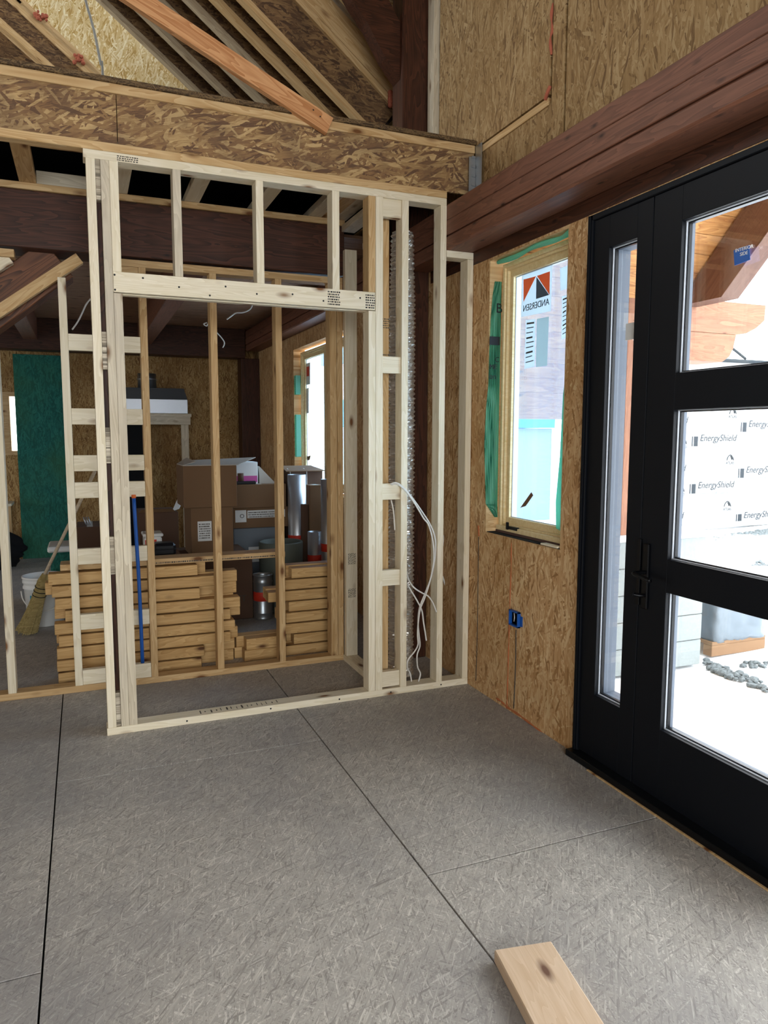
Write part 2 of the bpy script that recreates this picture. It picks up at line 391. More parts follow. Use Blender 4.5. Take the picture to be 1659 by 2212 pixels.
# long wall with the window openings and the door opening (lower storey, up to the timber plate)
R1 = (2.93, 3.655, .966, 2.496); R2 = (6.05, 7.78, .966, 2.43); RD = (.60, 2.772, 0, 2.498); T = .13
def holes(x0, x1, y0, y1, z0, z1, hs):
    out = []; y = y0
    for (a, b, c, d) in sorted(hs):
        out.append((x0, x1, y, a, z0, z1))
        if c > z0: out.append((x0, x1, a, b, z0, c))
        if d < z1: out.append((x0, x1, a, b, d, z1))
        y = b
    out.append((x0, x1, y, y1, z0, z1)); return out
wr = wbox('wall_right', holes(XW, XW+T, -4.0, YB+.1, 0, 2.85, [R1, R2, RD]), 'osb_wall')
struct(wr, 'strand board wall with a window and a black glass door', 'wall')
# upper wall: separate sheets with open joints
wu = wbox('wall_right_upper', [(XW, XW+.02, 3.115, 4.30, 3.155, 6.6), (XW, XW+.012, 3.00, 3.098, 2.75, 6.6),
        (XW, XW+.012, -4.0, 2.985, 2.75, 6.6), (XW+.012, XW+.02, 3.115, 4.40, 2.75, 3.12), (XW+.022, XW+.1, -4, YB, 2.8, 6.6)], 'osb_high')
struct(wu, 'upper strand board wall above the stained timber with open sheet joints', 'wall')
bx('nailer', XW+.004, XW+.03, 3.13, 3.78, 3.112, 3.148, 'spf_old', wu)
o = tube('sealant_bead', [(XW, 3.107, 3.56), (XW-.004, 3.11, 3.50), (XW, 3.105, 3.44), (XW-.006, 3.112, 3.40), (XW, 3.107, 3.33)], lambda t: .003+.005*abs(math.sin(t*9)), 'pinkfoam', wu); lab(o, 'orange pink foam in the sheet joint')
tube('sealant_bead', [(XW, 3.15, 3.145), (XW-.006, 3.125, 3.165), (XW, 3.11, 3.19)], .009, 'pinkfoam', wu)
bx('strip', XW-.035, XW+.01, 4.315, 4.40, 3.0, 6.5, 'spf_grey', wu)
# foam lines and board joints on the lower wall
def wallline(name, pts, r, mat):
    return tube(name, [(XW-.0005, y, z) for y, z in pts], r, mat, wr, 6)
jx = lambda v, u: onx(u, v, XW)
def px_line(pp): return [(onx(u, v, XW).y, onx(u, v, XW).z) for u, v in pp]
lab(wallline('sealant_bead', px_line([(1105, 1172), (1104, 1230), (1101, 1330), (1099, 1400), (1097, 1470), (1095, 1530)]), lambda t: .0015+.0035*abs(math.sin(t*17)), 'foam'), 'orange foam squeezed from a sheet joint')
wallline('joint_line', px_line([(1034, 1160), (1033, 1250), (1032, 1330), (1030, 1420), (1028, 1470)]), .0025, 'ink_soft')
wallline('joint_line', px_line([(1115, 1360), (1114, 1440), (1110, 1530)]), .0035, 'ink_soft')
lab(wallline('sealant_bead', px_line([(1072, 1508), (1084, 1516), (1097, 1528), (1120, 1543), (1150, 1566), (1180, 1590), (1225, 1621)]), lambda t: .003+.004*abs(math.sin(t*23)), 'foam'), 'orange foam along the floor')
lab(wallline('sealant_bead', px_line([(1034, 1135), (1035, 1158)]), .006, 'foam'), 'orange foam under the window corner')
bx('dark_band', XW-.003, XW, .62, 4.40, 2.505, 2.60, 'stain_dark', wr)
# other walls and the roof that closes the place
wb = wbox('wall_back', holes(0, 1, -6.0, XW+.13, 0, 2.9, [(-1.35, -.78, 1.27, 2.02)]), 'osb_back')
bpy.data.objects.remove(wb)
def yholes(y0, y1, x0, x1, z0, z1, hs):
    return [(b[2], b[3], y0, y1, b[4], b[5]) for b in holes(0, 1, x0, x1, z0, z1, hs)]
struct(wbox('wall_back', yholes(YB, YB+.1, -6.0, XW+.13, 0, 3.2, [(-.93, -.55, 1.27, 2.02)]), 'osb_back'), 'far strand board wall of the room beyond', 'wall')
struct(wbox('wall_gable', [(-6, XW+.1, 8.9, 9.0, 3.2, 7.6)], 'osb_gable'), 'pale strand board gable wall between the rafters', 'wall')
struct(wbox('wall_left', [(-6.1, -6.0, a, b, c, d) for (_, _, a, b, c, d) in holes(0, 1, -4.0, YB+.1, 0, 3.2, [(-.5, .4, 1.4, 2.4), (6.6, 8.0, .9, 2.1)])+holes(0, 1, -4.0, YB+.1, 3.2, 7.6, [(5.0, 8.7, 3.7, 6.6)])], 'osb_high'), 'strand board wall on the far side of the room', 'wall')  # unseen wall; far and loft openings added to let light in
struct(wbox('wall_rear', yholes(-4.1, -4.0, -6.0, XW+.13, 0, 7.6, [(-2.9, 1.5, .8, 3.2)]), 'osb_back'), 'wall behind the viewer with a wide opening', 'wall')
struct(wbox('ceiling', [(-6.1, XW+.2, -4.1, 9.0, 7.6, 7.7)], 'roofdark'), 'unseen flat dark roof added against light leaks', 'ceiling')  # unseen flat roof, added to keep light from leaking in
struct(wbox('ceiling_loft_deck', [(-6, XW, YF+.30, YB, 3.168, 3.19)], 'void'), 'underside of the loft deck, blackened to read as shade', 'ceiling')  # black colour keeps the loft cavity shaded where bounced light would reach
# plank ceiling of the far room
bm = bmesh.new(); y = 4.81
i = 0
while y < YB-.1:
    cube_bm(bm, 8.1, .132, .02, (-1.93, y+.068, 2.862), .002); y += .137; i += 1
cp_ = link('ceiling_planks', finish(bm, 'ceiling_planks'), 'tandg', None); struct(cp_, 'brown tongue and groove plank ceiling of the far room', 'ceiling')

# ------------------------------------------------------------------ window near the door
def window(name, label, y0, y1, z0, z1, sashes, x0=2.205, filmed=True):
    w = sthing(name, label, 'window', (x0, (y0+y1)/2, z0))
    fw = .022
    def ring(nm, ya, yb, za, zb, t, xa, xb, par, mat='pine'):
        return wbox(nm, [(xa, xb, ya, yb, za, za+t), (xa, xb, ya, yb, zb-t, zb), (xa, xb, ya, ya+t, za+t, zb-t), (xa, xb, yb-t, yb, za+t, zb-t)], mat, par, .0015, (xa, ya, za))
    ring('frame', y0, y1, z0, z1, fw, x0, x0+.11, w)
    ring('stop', y0+fw, y1-fw, z0+fw, z1-fw, .014, x0+.012, x0+.08, w)
    n = len(sashes)
    for (a, b) in sashes:
        sa = ring('sash', a, b, z0+fw+.012, z1-fw-.012, .040, x0+.028, x0+.07, w)
        bx('glass', x0+.05, x0+.056, a+.036, b-.036, z0+fw+.048, z1-fw-.048, 'glass_film', sa, bev=0)
        ring('gasket', a+.038, b-.038, z0+fw+.050, z1-fw-.050, .006, x0+.044, x0+.05, sa, 'gasket')
    return w
w1 = window('window_1', 'pine framed casement window with a maker sticker beside the black door', 2.955, 3.625, .985, 2.470, [(2.985, 3.597)])
GX = 2.253
def wpx(u, v, x=GX): return onx(u, v, x)
def stick(name, corners, mat, par, x=GX, t=.0012):
    return prism(name, [wpx(u, v, x) for u, v in corners], (-t, 0, 0), mat, par)
st = stick('sticker', [(1129, 586), (1194, 562), (1190, 672), (1126, 685)], 'sticker', w1); lab(st, 'maker sticker seen from its back')
stick('print', [(1131, 604), (1158, 596.5), (1131, 652)], 'sticker_orange', st, GX-.0014, .0004)
stick('print', [(1160, 596), (1188, 586), (1187, 637)], 'sticker_orange', st, GX-.0014, .0004)
stick('print', [(1159, 598), (1186, 637), (1158, 646)], 'sticker_grey', st, GX-.0014, .0004)
p = wpx(1128.5, 676, GX-.0022); q = wpx(1186, 663, GX-.0022)
t_ = text('lettering', 'ANDERSEN', (p.x, q.y, p.z-.004), (0, 1, 0), (0, 0, 1), .062, 'ink', st, 'LEFT'); t_.scale = (.78, .78, 1)
for k, c in enumerate(([(1136, 691), (1157, 689), (1155, 792), (1133, 797)], [(1160, 689), (1186, 684), (1182, 790), (1158, 793)], [(1210, 580), (1230, 572), (1229, 622), (1211, 628)], [(1214, 640), (1229, 636), (1228, 728), (1213, 734)])):
    s_ = stick('paper_label', c, 'sticker_dim' if k == 1 else 'sticker', w1)
    if k in (0, 3):
        (ua, va), (ub, vb), (uc, vc), (ud, vd) = c
        for j in range(9):
            f = .06+.1*j; hh = .035 if j % 3 == 0 else .02
            a = (ua+(ud-ua)*f+2, va+(vd-va)*f); b = (ub+(uc-ub)*f-3-(j*5 % 4), vb+(vc-vb)*f)
            dv = (vd-va)*hh
            stick('print', [a, b, (b[0], b[1]+dv), (a[0], a[1]+dv)], 'ink_soft', s_, GX-.0014, .0004)
lab(stick('paper_scrap', [(1124, 1097), (1136, 1080), (1148, 1063), (1152, 1070), (1143, 1083), (1136, 1093)], 'card', w1), 'torn brown scrap stuck to the glass')
# latch on the bottom of the frame
wbox('latch', [(2.186, 2.205, 3.40, 3.50, 1.000, 1.018), (2.180, 2.192, 3.485, 3.505, .998, 1.040)], 'black_metal', w1, .003, (2.19, 3.45, 1.0))
wbox('casing_underside', [(2.188, 2.206, 2.955, 3.625, .971, .9845)], 'porch_dark', w1, .001, (2.2, 3.3, .97))
wbox('bottom_casing', [(2.19, 2.205, 2.955, 3.625, .985, 1.012)], 'pine', w1, .002, (2.2, 3.3, .98))
# opening liner, shims, film
rl = wbox('opening_liner', [(XW+.001, XW+.12, 3.649, 3.6545, .967, 2.4955), (XW+.001, XW+.12, 2.9305, 2.936, .967, 2.4955), (XW+.001, XW+.12, 2.936, 3.649, 2.490, 2.4955), (XW+.001, XW+.12, 2.936, 3.649, .9665, .9695)], 'spf_old', wr, 0, (XW, 3.3, 1.7))
bx('sill_membrane', XW+.002, XW+.075, 2.94, 3.64, .970, .973, 'void', wr)
bx('shim', XW-.006, XW+.03, 2.95, 3.09, .9735, .982, 'spf', wr)

def filmsheet(name, outline, amp, n, mat, par):
    """a rippled sheet given by rows of (x0,y0,x1,y1,z)"""
    bm = bmesh.new(); rows = []
    for (x0, y0, x1, y1, z) in outline:
        row = []
        for k in range(n+1):
            t = k/n; off = amp*math.sin(k*1.9)
            row.append(bm.verts.new((x0+(x1-x0)*t, y0+(y1-y0)*t-off, z)))
        rows.append(row)
    for A, B in zip(rows, rows[1:]):
        for k in range(n): bm.faces.new((A[k], A[k+1], B[k+1], B[k]))
    ext = bmesh.ops.solidify(bm, geom=bm.faces[:], thickness=.0015)
    return link(name, finish(bm, name, False), mat, par)
gf = []
for (v, u0) in ((608, 1069), (640, 1064), (690, 1060), (760, 1057), (830, 1055), (880, 1050), (960, 1046), (1040, 1048), (1088, 1049), (1100, 1057), (1117, 1068)):
    a = onx(u0, v, XW); x0 = XW
    # meet the jamb plane y = 3.65
    a = ony(u0, v, 3.645); gf.append((max(a.x, XW-.02), 3.645, 2.207, 3.637, a.z))
f1 = filmsheet('green_film', gf, .004, 22, 'greenfilm', None)
tag(f1, 'striped green plastic film folded along the window opening beside the stud wall', 'plastic film', 'green films around the window')
def jtext(body, u, v, size, mat='ink'):
    p = ony(u, v, 3.636); return text('lettering', body, p, (1, 0, 0), (0, 0, 1), size, mat, f1)
jtext('B', 1071, 681, .075); jtext('C', 1069, 785, .04); jtext('ME', 1057, 800, .038); jtext('on', 1056, 822, .045)
p = ony(1057, 744, 3.637); bx('print_band', p.x, 2.20, 3.6345, 3.636, p.z-.002, p.z+.045, 'ink', f1)
jtext('ING', 1059, 742, .03, 'paper')
f2 = prism('green_film', [(2.212, onx(u, v, 2.2).y, onx(u, v, 2.2).z) for u, v in ((1224, 780), (1229, 780), (1214, 1150), (1198, 1142), (1197, 1085), (1206, 985), (1213, 850))], (-.003, 0, 0), 'greenfilm', None)
tag(f2, 'narrow strip of green film hanging inside the window beside the door', 'plastic film', 'green films around the window')
f3 = tube('green_film', [(2.17, 3.62, 2.480), (2.175, 3.45, 2.474), (2.165, 3.25, 2.482), (2.17, 3.05, 2.472), (2.16, 2.94, 2.480)], lambda t: .010+.005*abs(math.sin(t*8)), 'greenfilm', None, 8)
tag(f3, 'rolled green film tucked along the top of the window opening', 'plastic film', 'green films around the window')

w2 = window('window_2', 'pale framed double window of the far room above the metal ducts', 6.08, 7.75, .985, 2.40, [(6.11, 6.83), (6.90, 7.72)])
wbox('mullion', [(2.20, 2.30, 6.82, 6.91, 1.0, 2.39)], 'pine', w2, .003, (2.2, 6.86, 1.0))
st = stick('sticker', [(653, 788), (670, 783), (670, 830), (653, 833)], 'paper', w2); stick('print', [(655, 795), (668, 791), (668, 812), (655, 815)], 'redtape', st, GX-.0016, .0004)
st = stick('paper_label', [(659, 840), (667, 838), (667, 892), (659, 894)], 'paper', w2)
lab(stick('paper_scrap', [(662, 980), (665, 986), (671, 984), (669, 993), (665, 995)], 'card', w2), 'torn brown scrap on the glass')
for (va, vb, nm, mt) in ((815, 855, 'green_film', 'greenfilm'), (897, 985, 'green_film', 'greenfilm')):
    a, b = onx(628, va, 2.16), onx(628, vb, 2.16)
    o = bx(nm, 2.137, 2.19, 7.70, 7.765, b.z, a.z, mt, None)
    tag(o, 'short piece of dark green film at the edge of the far window, %s' % ('upper one' if va < 880 else 'lower one'), 'plastic film', 'green films at the far window')
w3 = sthing('window_3', 'small pine framed window in the far wall beside the green panel', 'window', (-.74, YB, 1.27))
wbox('frame', [(-.93, -.55, YB-.02, YB+.09, 1.27, 1.32), (-.93, -.55, YB-.02, YB+.09, 1.97, 2.02), (-.58, -.55, YB-.02, YB+.09, 1.32, 1.97), (-.93, -.80, YB-.02, YB+.09, 1.32, 1.97)], 'spf_old', w3, .002, (-1.1, YB, 1.3))
bx('glass', -.80, -.58, YB+.04, YB+.046, 1.32, 1.97, 'glass', w3, bev=0)

# ------------------------------------------------------------------ black glazed door and side light
d = sthing('door_1', 'black glazed entry door with a narrow side light', 'door', (XW, 1.9, 0))
DX0, DX1 = 2.128, 2.232
wbox('frame', [(DX0-.004, DX1, 2.742, 2.770, 0, 2.497), (DX0-.004, DX1, .62, 2.770, 2.472, 2.497), (DX0-.004, DX1, .62, .65, 0, 2.497)], 'black', d, .003, (DX0, 2.0, 1.2))
wbox('casing_bead', [(DX0-.010, DX0-.003, 2.752, 2.760, .03, 2.49), (DX0-.010, DX0-.003, 2.762, 2.768, 0, 2.495)], 'black', d, .001, (DX0, 2.7, 1.2))
wbox('threshold', [(DX0-.045, DX1+.05, .62, 2.775, 0, .032)], 'black_metal', d, .004, (DX0, 2.0, 0))
lab(wbox('sealant_bead', [(DX0-.056, DX0-.044, .62, 2.60, 0, .006)], 'spf_old', d, .002, (DX0, 2.0, 0)), 'pale bead of glue along the threshold')
def panel(nm, y0, y1, z0, z1, lites, par, bead=.010):
    """stiles and rails around glazed openings, all at one depth"""
    L = sorted(lites, key=lambda l: l[2])
    a, b = L[0][0], L[0][1]; bs = [(DX0+.006, DX1-.05, y0, a, z0, z1), (DX0+.006, DX1-.05, b, y1, z0, z1)]
    z = z0
    for l in L: bs.append((DX0+.006, DX1-.05, a, b, z, l[2])); z = l[3]
    bs.append((DX0+.006, DX1-.05, a, b, z, z1))
    p = wbox(nm, bs, 'black', par, .0012, (DX0, y0, z0))
    for l in L:
        ya, yb, za, zb = l
        bx('glass', DX0+.034, DX0+.052, ya, yb, za, zb, 'glass', p, bev=0)
        def rim(rn, xa, xb, t, mt):
            wbox(rn, [(xa, xb, ya, yb, za, za+t), (xa, xb, ya, yb, zb-t, zb), (xa, xb, ya, ya+t, za+t, zb-t), (xa, xb, yb-t, yb, za+t, zb-t)], mt, p, .0005, (DX0, ya, za))
        rim('glazing_bead', DX0+.026, DX0+.034, .004, 'gasket'); rim('spacer_bar', DX0+.036, DX0+.050, .009, 'black_metal'); rim('outer_bead', DX0+.053, DX0+(.068 if nm.startswith('door') else .118), .006, 'cladding')
    return p
sl = panel('sidelight', 2.378, 2.740, .036, 2.470, [(2.466, 2.638, .337, 2.334)], d)
lab(bx('transparent_tape', DX0+.031, DX0+.0335, 2.472, 2.545, 1.93, 2.0, 'paper', sl), 'small white and blue label on the glass')
ds = panel('door_slab', 1.46, 2.372, .036, 2.470, [(1.615, 2.222, .331, .902), (1.615, 2.222, 1.036, 1.627), (1.615, 2.222, 1.768, 2.339)], d)
# handle set
hs = wbox('handle', [(DX0-.004, DX0+.008, 2.318, 2.352, .81, 1.085)], 'black_metal', ds, .004, (DX0, 2.335, .95))
tube('lever', [(DX0, 2.335, .965), (DX0-.05, 2.335, .965), (DX0-.062, 2.325, .963), (DX0-.06, 2.24, .950)], .009, 'black_metal', hs, 10)
tube('thumb_turn', [(DX0, 2.335, .868), (DX0-.022, 2.335, .868), (DX0-.045, 2.352, .872)], .008, 'black_metal', hs, 8)
wbox('strike_plate', [(DX0-.002, DX0+.008, 2.366, 2.384, .82, 1.10)], 'black_metal', d, .002, (DX0, 2.37, .9))
p = onx(1586, 530, 2.158)
lb = prism('label', [onx(u, v, 2.158) for u, v in ((1585, 541), (1619, 529), (1621, 561), (1587, 574))], (-.001, 0, 0), 'blue_label', ds); lab(lb, 'blue reading side label on the glass')
for k, (tx, v) in enumerate((('INTERIOR', 544.5), ('SIDE', 552.5))):
    p = onx(1588 if k == 0 else 1598, v+3, 2.1565); text('lettering', tx, p, (0, -1, 0), (0, 0, 1), .017, 'paper', lb)

# ================================================================== EXTERIOR
GZ = -.24
bm = bmesh.new()
nx, ny = 60, 60
gr = {}
rs = random.Random(3)
for i in range(nx+1):
    for j in range(ny+1):
        x = 2.3+40*(i/nx)**1.8; y = -12+50*j/ny
        z = GZ+(.03*math.sin(x*1.7+y)+.02*math.sin(y*2.3))*min(1, (x-2.3))
        gr[i, j] = bm.verts.new((x, y, z))
for i in range(nx):
    for j in range(ny): bm.faces.new((gr[i, j], gr[i+1, j], gr[i+1, j+1], gr[i, j+1]))
g_ = link('ground_snow', finish(bm, 'ground_snow', True), 'snow', None); g_['kind'] = 'structure'; g_['label'] = 'snow covered ground outside the door'; g_['category'] = 'ground'
bx('doorstep', 2.25, 3.3, .4, 3.2, GZ-.1, -.09, 'snow', g_)
# porch pier, post, bracket beam, rafter, soffit
PY = 4.15
pier = thing('porch_pier', 'grey concrete block pier with a snowy cap under the porch post', 'pier', (3.85, PY+.3, GZ))
bm = bmesh.new()
for r in range(5):
    off = (.0 if r % 2 else -.12)
    for (xa, xb) in (((3.42, 3.90+off), (3.905+off, 4.36))):
        cube_bm(bm, xb-xa-.004, .6, .196, ((xa+xb)/2-3.85, 0, .10+.2*r), .006)
link('block_courses', finish(bm, 'block_courses'), 'block', pier, Vector((3.85, PY+.3, GZ)))
bx('cap', 3.40, 4.40, PY-.03, PY+.63, GZ+1.0, GZ+1.045, 'snow', pier, bev=.012)
post_ = bx('porch_post', 3.56, 3.84, PY+.02, PY+.30, GZ+1.046, 2.7, 'porch', None); tag(post_, 'square brown timber porch post on the concrete block pier', 'post')
zt, zm, zb = 2.51, 2.275, 2.07
cap_beam = thing('porch_beam', 'brown two layer porch beam with a curved stepped end', 'beam', (3.6, PY+.15, zb))
prism('upper_beam', [(3.845, PY, zm+.002), (4.55, PY, zm+.002), (4.66, PY, zm+.015), (4.76, PY, zm+.06), (4.84, PY, zm+.12), (4.845, PY, zt), (3.845, PY, zt)], (0, .25, 0), 'porch', cap_beam, bev=.003)
prism('lower_beam', [(3.845, PY, zb), (4.43, PY, zb), (4.50, PY, zb+.04), (4.535, PY, zb+.10), (4.56, PY, zm), (3.845, PY, zm)], (0, .25, 0), 'porch', cap_beam, bev=.003)
# gable truss of the porch: rises from the beam towards the ridge
rx0 = 4.0
a, b, c_, d_ = (onx(u, v, rx0) for u, v in ((1476, 642), (1616, 433), (1553, 648), (1659, 501)))
sl_ = -1.0; RX = rx0+.079
raf = bar('porch_rafter', (RX, 4.35, 6.431-4.35), (RX, 1.71, 6.431-1.71), .157, .279, (0, 0, 1), 'porch_dark'); tag(raf, 'wide dark timber rafter rising from the porch beam', 'rafter')
bm = bmesh.new(); bm.from_mesh(raf.data); mi = raf.matrix_basis.inverted()
cut = bmesh.ops.bisect_plane(bm, geom=bm.verts[:]+bm.edges[:]+bm.faces[:], plane_co=mi @ Vector((RX, 4, 2.45)), plane_no=mi.to_3x3() @ Vector((0, 0, 1)), clear_inner=True)
bmesh.ops.contextual_create(bm, geom=[g for g in cut['geom_cut'] if isinstance(g, bmesh.types.BMEdge)]); bm.to_mesh(raf.data); bm.free()
raf2 = bar('porch_rafter', (RX, -.8, 6.431-4.2), (RX, 1.49, 6.431-1.91), .157, .279, (0, 0, 1), 'porch_dark'); tag(raf2, 'timber rafter of the porch gable beyond the ridge', 'rafter')
pr = thing('porch_roof', 'light brown plank soffit of the porch roof seen through the door glass', 'roof', (3.2, 4.5, 2.6))
n_ = Vector((0, 1, 1/(-sl_))).normalized() if sl_ else Vector((0, 0, 1))
ridge = Vector((0, 1.7, 6.431-1.7)); eave = Vector((0, 4.9, 6.431-4.9)); L_ = (eave-ridge).length; e_ = (eave-ridge).normalized(); nn = Vector((0, -e_.z, e_.y)).normalized()
if nn.z < 0: nn = -nn
k = 0; t0 = 0.0; bm = bmesh.new()
while t0 < L_-.05:
    c = ridge+e_*(t0+.07)+nn*.165
    me_off = Vector((3.15, c.y, c.z))
    R = Matrix(((1, 0, 0), (0, e_.y, nn.y), (0, e_.z, nn.z))).to_4x4()
    vs = bmesh.ops.create_cube(bm, size=1)['verts']
    for v in vs: v.co = R @ Vector((v.co.x*1.85, v.co.y*.138, v.co.z*.02))+me_off-Vector((3.2, 4.5, 2.6))
    t0 += .141
link('soffit_planks', finish(bm, 'soffit_planks'), 'soffit', pr, Vector((3.2, 4.5, 2.6)))
prism('deck', [(2.27, ridge.y, ridge.z+.27), (2.27, eave.y, eave.z+.27), (4.12, eave.y, eave.z+.27), (4.12, ridge.y, ridge.z+.27)], (0, 0, .05), 'shingle', pr)
prism('deck', [(2.27, ridge.y, ridge.z+.27), (2.27, 2*ridge.y-eave.y, eave.z+.27), (4.12, 2*ridge.y-eave.y, eave.z+.27), (4.12, ridge.y, ridge.z+.27)], (0, 0, .05), 'shingle', pr)
# wrapped pallet beside the pier
pb = onz(1530, 1415, GZ)
pal = thing('wrapped_pallet', 'plastic wrapped grey pallet load standing in snow behind the pier', 'pallet', (pb.x+.35, pb.y+.3, GZ))
px0, px1, py0, py1 = pb.x+.0, pb.x+.55, pb.y-.05, pb.y+.75
wbox('pallet_base', [(px0-.02, px1+.02, py0, py0+.09, GZ, GZ+.09), (px0-.02, px1+.02, py1-.09, py1, GZ, GZ+.09), (px0-.02, px1+.02, py0, py1, GZ+.09, GZ+.12)], 'card', pal, .004, (px0, py0, GZ))
bm = bmesh.new(); cube_bm(bm, px1-px0, py1-py0, .42, (0, 0, 0)); bmesh.ops.subdivide_edges(bm, edges=bm.edges[:], cuts=9, use_grid_fill=True)
rs = random.Random(5)
for v in bm.verts: v.co += Vector((rs.uniform(-1, 1), rs.uniform(-1, 1), rs.uniform(-1, 1)))*.012
link('wrapping', finish(bm, 'wrapping', True), 'wrapplastic', pal, Vector(((px0+px1)/2, (py0+py1)/2, GZ+.32)))
# rubble edging
bm = bmesh.new(); rs = random.Random(11)
def rock(c, r):
    vs = bmesh.ops.create_icosphere(bm, subdivisions=1, radius=r)['verts']
    for v in vs: v.co = Vector((v.co.x*rs.uniform(.8, 1.5), v.co.y*rs.uniform(.8, 1.3), v.co.z*rs.uniform(.5, .9)))+c
for k in range(90):
    t = rs.random(); u = 1520+t*150; v = 1432+t*58+rs.uniform(-9, 9); rock(onz(u, v, GZ), rs.uniform(.012, .035))
for k in range(30):
    u = 1600+rs.random()*70; rock(onz(u, 1437+rs.uniform(-6, 4), GZ), rs.uniform(.01, .03))
for k in range(260):
    t = rs.random(); u = 1535+t*160; v = 1164-t*22+rs.uniform(-3, 10); rock(onz(u, v, GZ), rs.uniform(.02, .06))
for k in range(30):
    rock(onz(1625+rs.random()*50, 1216+rs.uniform(-6, 8), GZ), rs.uniform(.01, .04))
g2 = link('rubble', finish(bm, 'rubble'), 'stone', None); g2['kind'] = 'stuff'; g2['label'] = 'grey stones poking out of the snow'; g2['category'] = 'rubble'
# neighbouring wing clad in printed insulation board
WY = 10.4
wing = thing('neighbouring_wing', 'white insulation board wall of the next wing seen through the door', 'building', (11.5, WY, GZ))
bx('wall', 9.0, 17, WY, WY+.2, GZ, 2.88, 'foamboard', wing)
bx('footing', 9.0, 17, WY-.03, WY, GZ, GZ+.10, 'block', wing)
tube('gutter', [(10.9, WY-.1, 2.90), (12.0, WY-.1, 2.90), (17, WY-.1, 2.90)], .035, 'shingle', wing, 8)
tube('downpipe', [(11.15, WY-.08, 3.17), (11.35, WY-.08, 3.08), (11.6, WY-.08, 2.95)], .025, 'shingle', wing, 6)
def logo(x, z):
    r = bx('logo_mark', x+.05, x+.145, WY-.004, WY, z-.015, z+.165, 'slate', wing, bev=0)
    bx('logo_bar', x, x+.022, WY-.004, WY, z-.015, z+.165, 'slate', wing, bev=0)
    t = text('lettering', 'EnergyShield', (x+.19, WY-.004, z+.045), (1, 0, 0), (0, 0, 1), .178, 'slate', wing, shear=.25)
    text('lettering', 'Continuous Wall Insulation', (x+.18, WY-.003, z-.055), (1, 0, 0), (0, 0, 1), .072, 'ink_pale', wing, shear=.2)
def atlas(x, z):
    tube('emblem', [(x-.085, WY-.004, z+.05), (x-.06, WY-.004, z+.11), (x, WY-.004, z+.15), (x+.06, WY-.004, z+.11), (x+.085, WY-.004, z+.05)], .008, 'slate', wing, 6)
    tube('emblem', [(x+.01, WY-.004, z+.13), (x+.05, WY-.004, z+.09), (x+.03, WY-.004, z+.07)], .018, 'slate', wing, 6)
    text('lettering', 'ATLAS', (x, WY-.004, z-.04), (1, 0, 0), (0, 0, 1), .072, 'slate', wing, 'CENTER')
for k in range(3):
    logo(10.45, 1.33-.885*k) if k < 2 else None
    logo(11.66, 1.60-.885*k); logo(9.22, 1.66-.885*k)
    p = ony(1583-6*k, 893+100*k, WY); atlas(p.x, p.z-.06)
    p = ony(1475-5*k, 958+103*k, WY); atlas(p.x, p.z-.06)
rf = prism('roof_slope', [(13.6, WY+1.5, 6.9), (17, WY+1.5, 3.9), (17, WY+1.5, 5.6), (14.6, WY+1.5, 7.7)], (0, .2, 0), 'shingle', wing)
# low building seen through the near window
nb = thing('neighbouring_house', 'wrapped house, upper wall coloured as in blue shade, seen through the filmed window', 'building', (8, 14, GZ))
bx('wall', 4.6, 8.9, 12.6, 14, GZ, 1.65, 'foamboard', nb)
bx('eave_band', 4.6, 8.9, 12.5, 14, 1.66, 2.18, 'teal', nb)
bx('snow_band', 4.6, 8.9, 12.4, 14, 2.18, 2.85, 'snow', nb)
bx('upper_wall', 4.4, 8.95, 12.3, 14, 2.86, 6.8, 'siding', nb)
bx('corner_post', 6.95, 7.2, 12.45, 12.6, GZ, 1.65, 'teal', nb)

# ================================================================== FRAMING
# stained timber plate along the long wall
for (ya, yb, lbl) in ((-3.99, 4.418, 'long reddish stained timber beam above the window and door'), (4.588, 9.40, 'stained timber beam along the wall of the far room behind the tall post')):
    tb = thing('timber_plate', lbl, 'beam', (2.05, (ya+yb)/2, 2.575))
    bx('upper_timber', 1.957, XW-.004, ya, yb, 2.738, 2.822, 'stain', tb, 'y', .003)
    bx('middle_timber', 1.956, XW-.004, ya, yb, 2.655, 2.736, 'stain', tb, 'y', .003)
    bx('lower_timber', 1.957, XW-.004, ya, yb, 2.575, 2.653, 'stain', tb, 'y', .010)
# rim I-joist over the stud wall
rj = thing('rim_joist', 'strand board I joist spanning above the new stud wall', 'joist', (.5, YF, TOPZ))
bx('bottom_flange', -4.0, 1.956, YF-.002, YF+.062, TOPZ, TOPZ+.040, 'spf_old', rj, 'x', .003)
bx('top_flange', -4.0, XW-.004, YF-.002, YF+.062, 3.123, 3.166, 'spf_old', rj, 'x', .003)
o = wbox('web', [(-4.0, -.0825+.287, YF+.012, YF+.03, TOPZ+.04, 3.123), (.208, XW-.004, YF+.012, YF+.03, TOPZ+.04, 3.123)], 'osb_web', rj, 0, (0, YF, 3))
dk = bx('loft_deck_edge', -4.0, XW-.002, YF-.012, YF+.3, 3.1665, 3.190, 'deck_edge', None, 'x'); tag(dk, 'dark sheet edge of the loft deck lying on the rim joist', 'board')
hg = thing('joist_hanger', 'galvanised metal joist hanger at the end of the rim joist', 'hanger', (XW-.02, YF, 2.86))
wbox('strap', [(XW-.004, XW-.0005, YF-.075, YF-.003, 2.845, 3.16), (XW-.045, XW-.004, YF-.006, YF-.003, 2.83, 3.10)], 'galv', hg, .001, (XW, YF, 3))
[bx('tab', XW-.03, XW-.006, YF-.012, YF-.006, 2.89+.05*k, 2.905+.05*k, 'galv', hg) for k in range(5)]

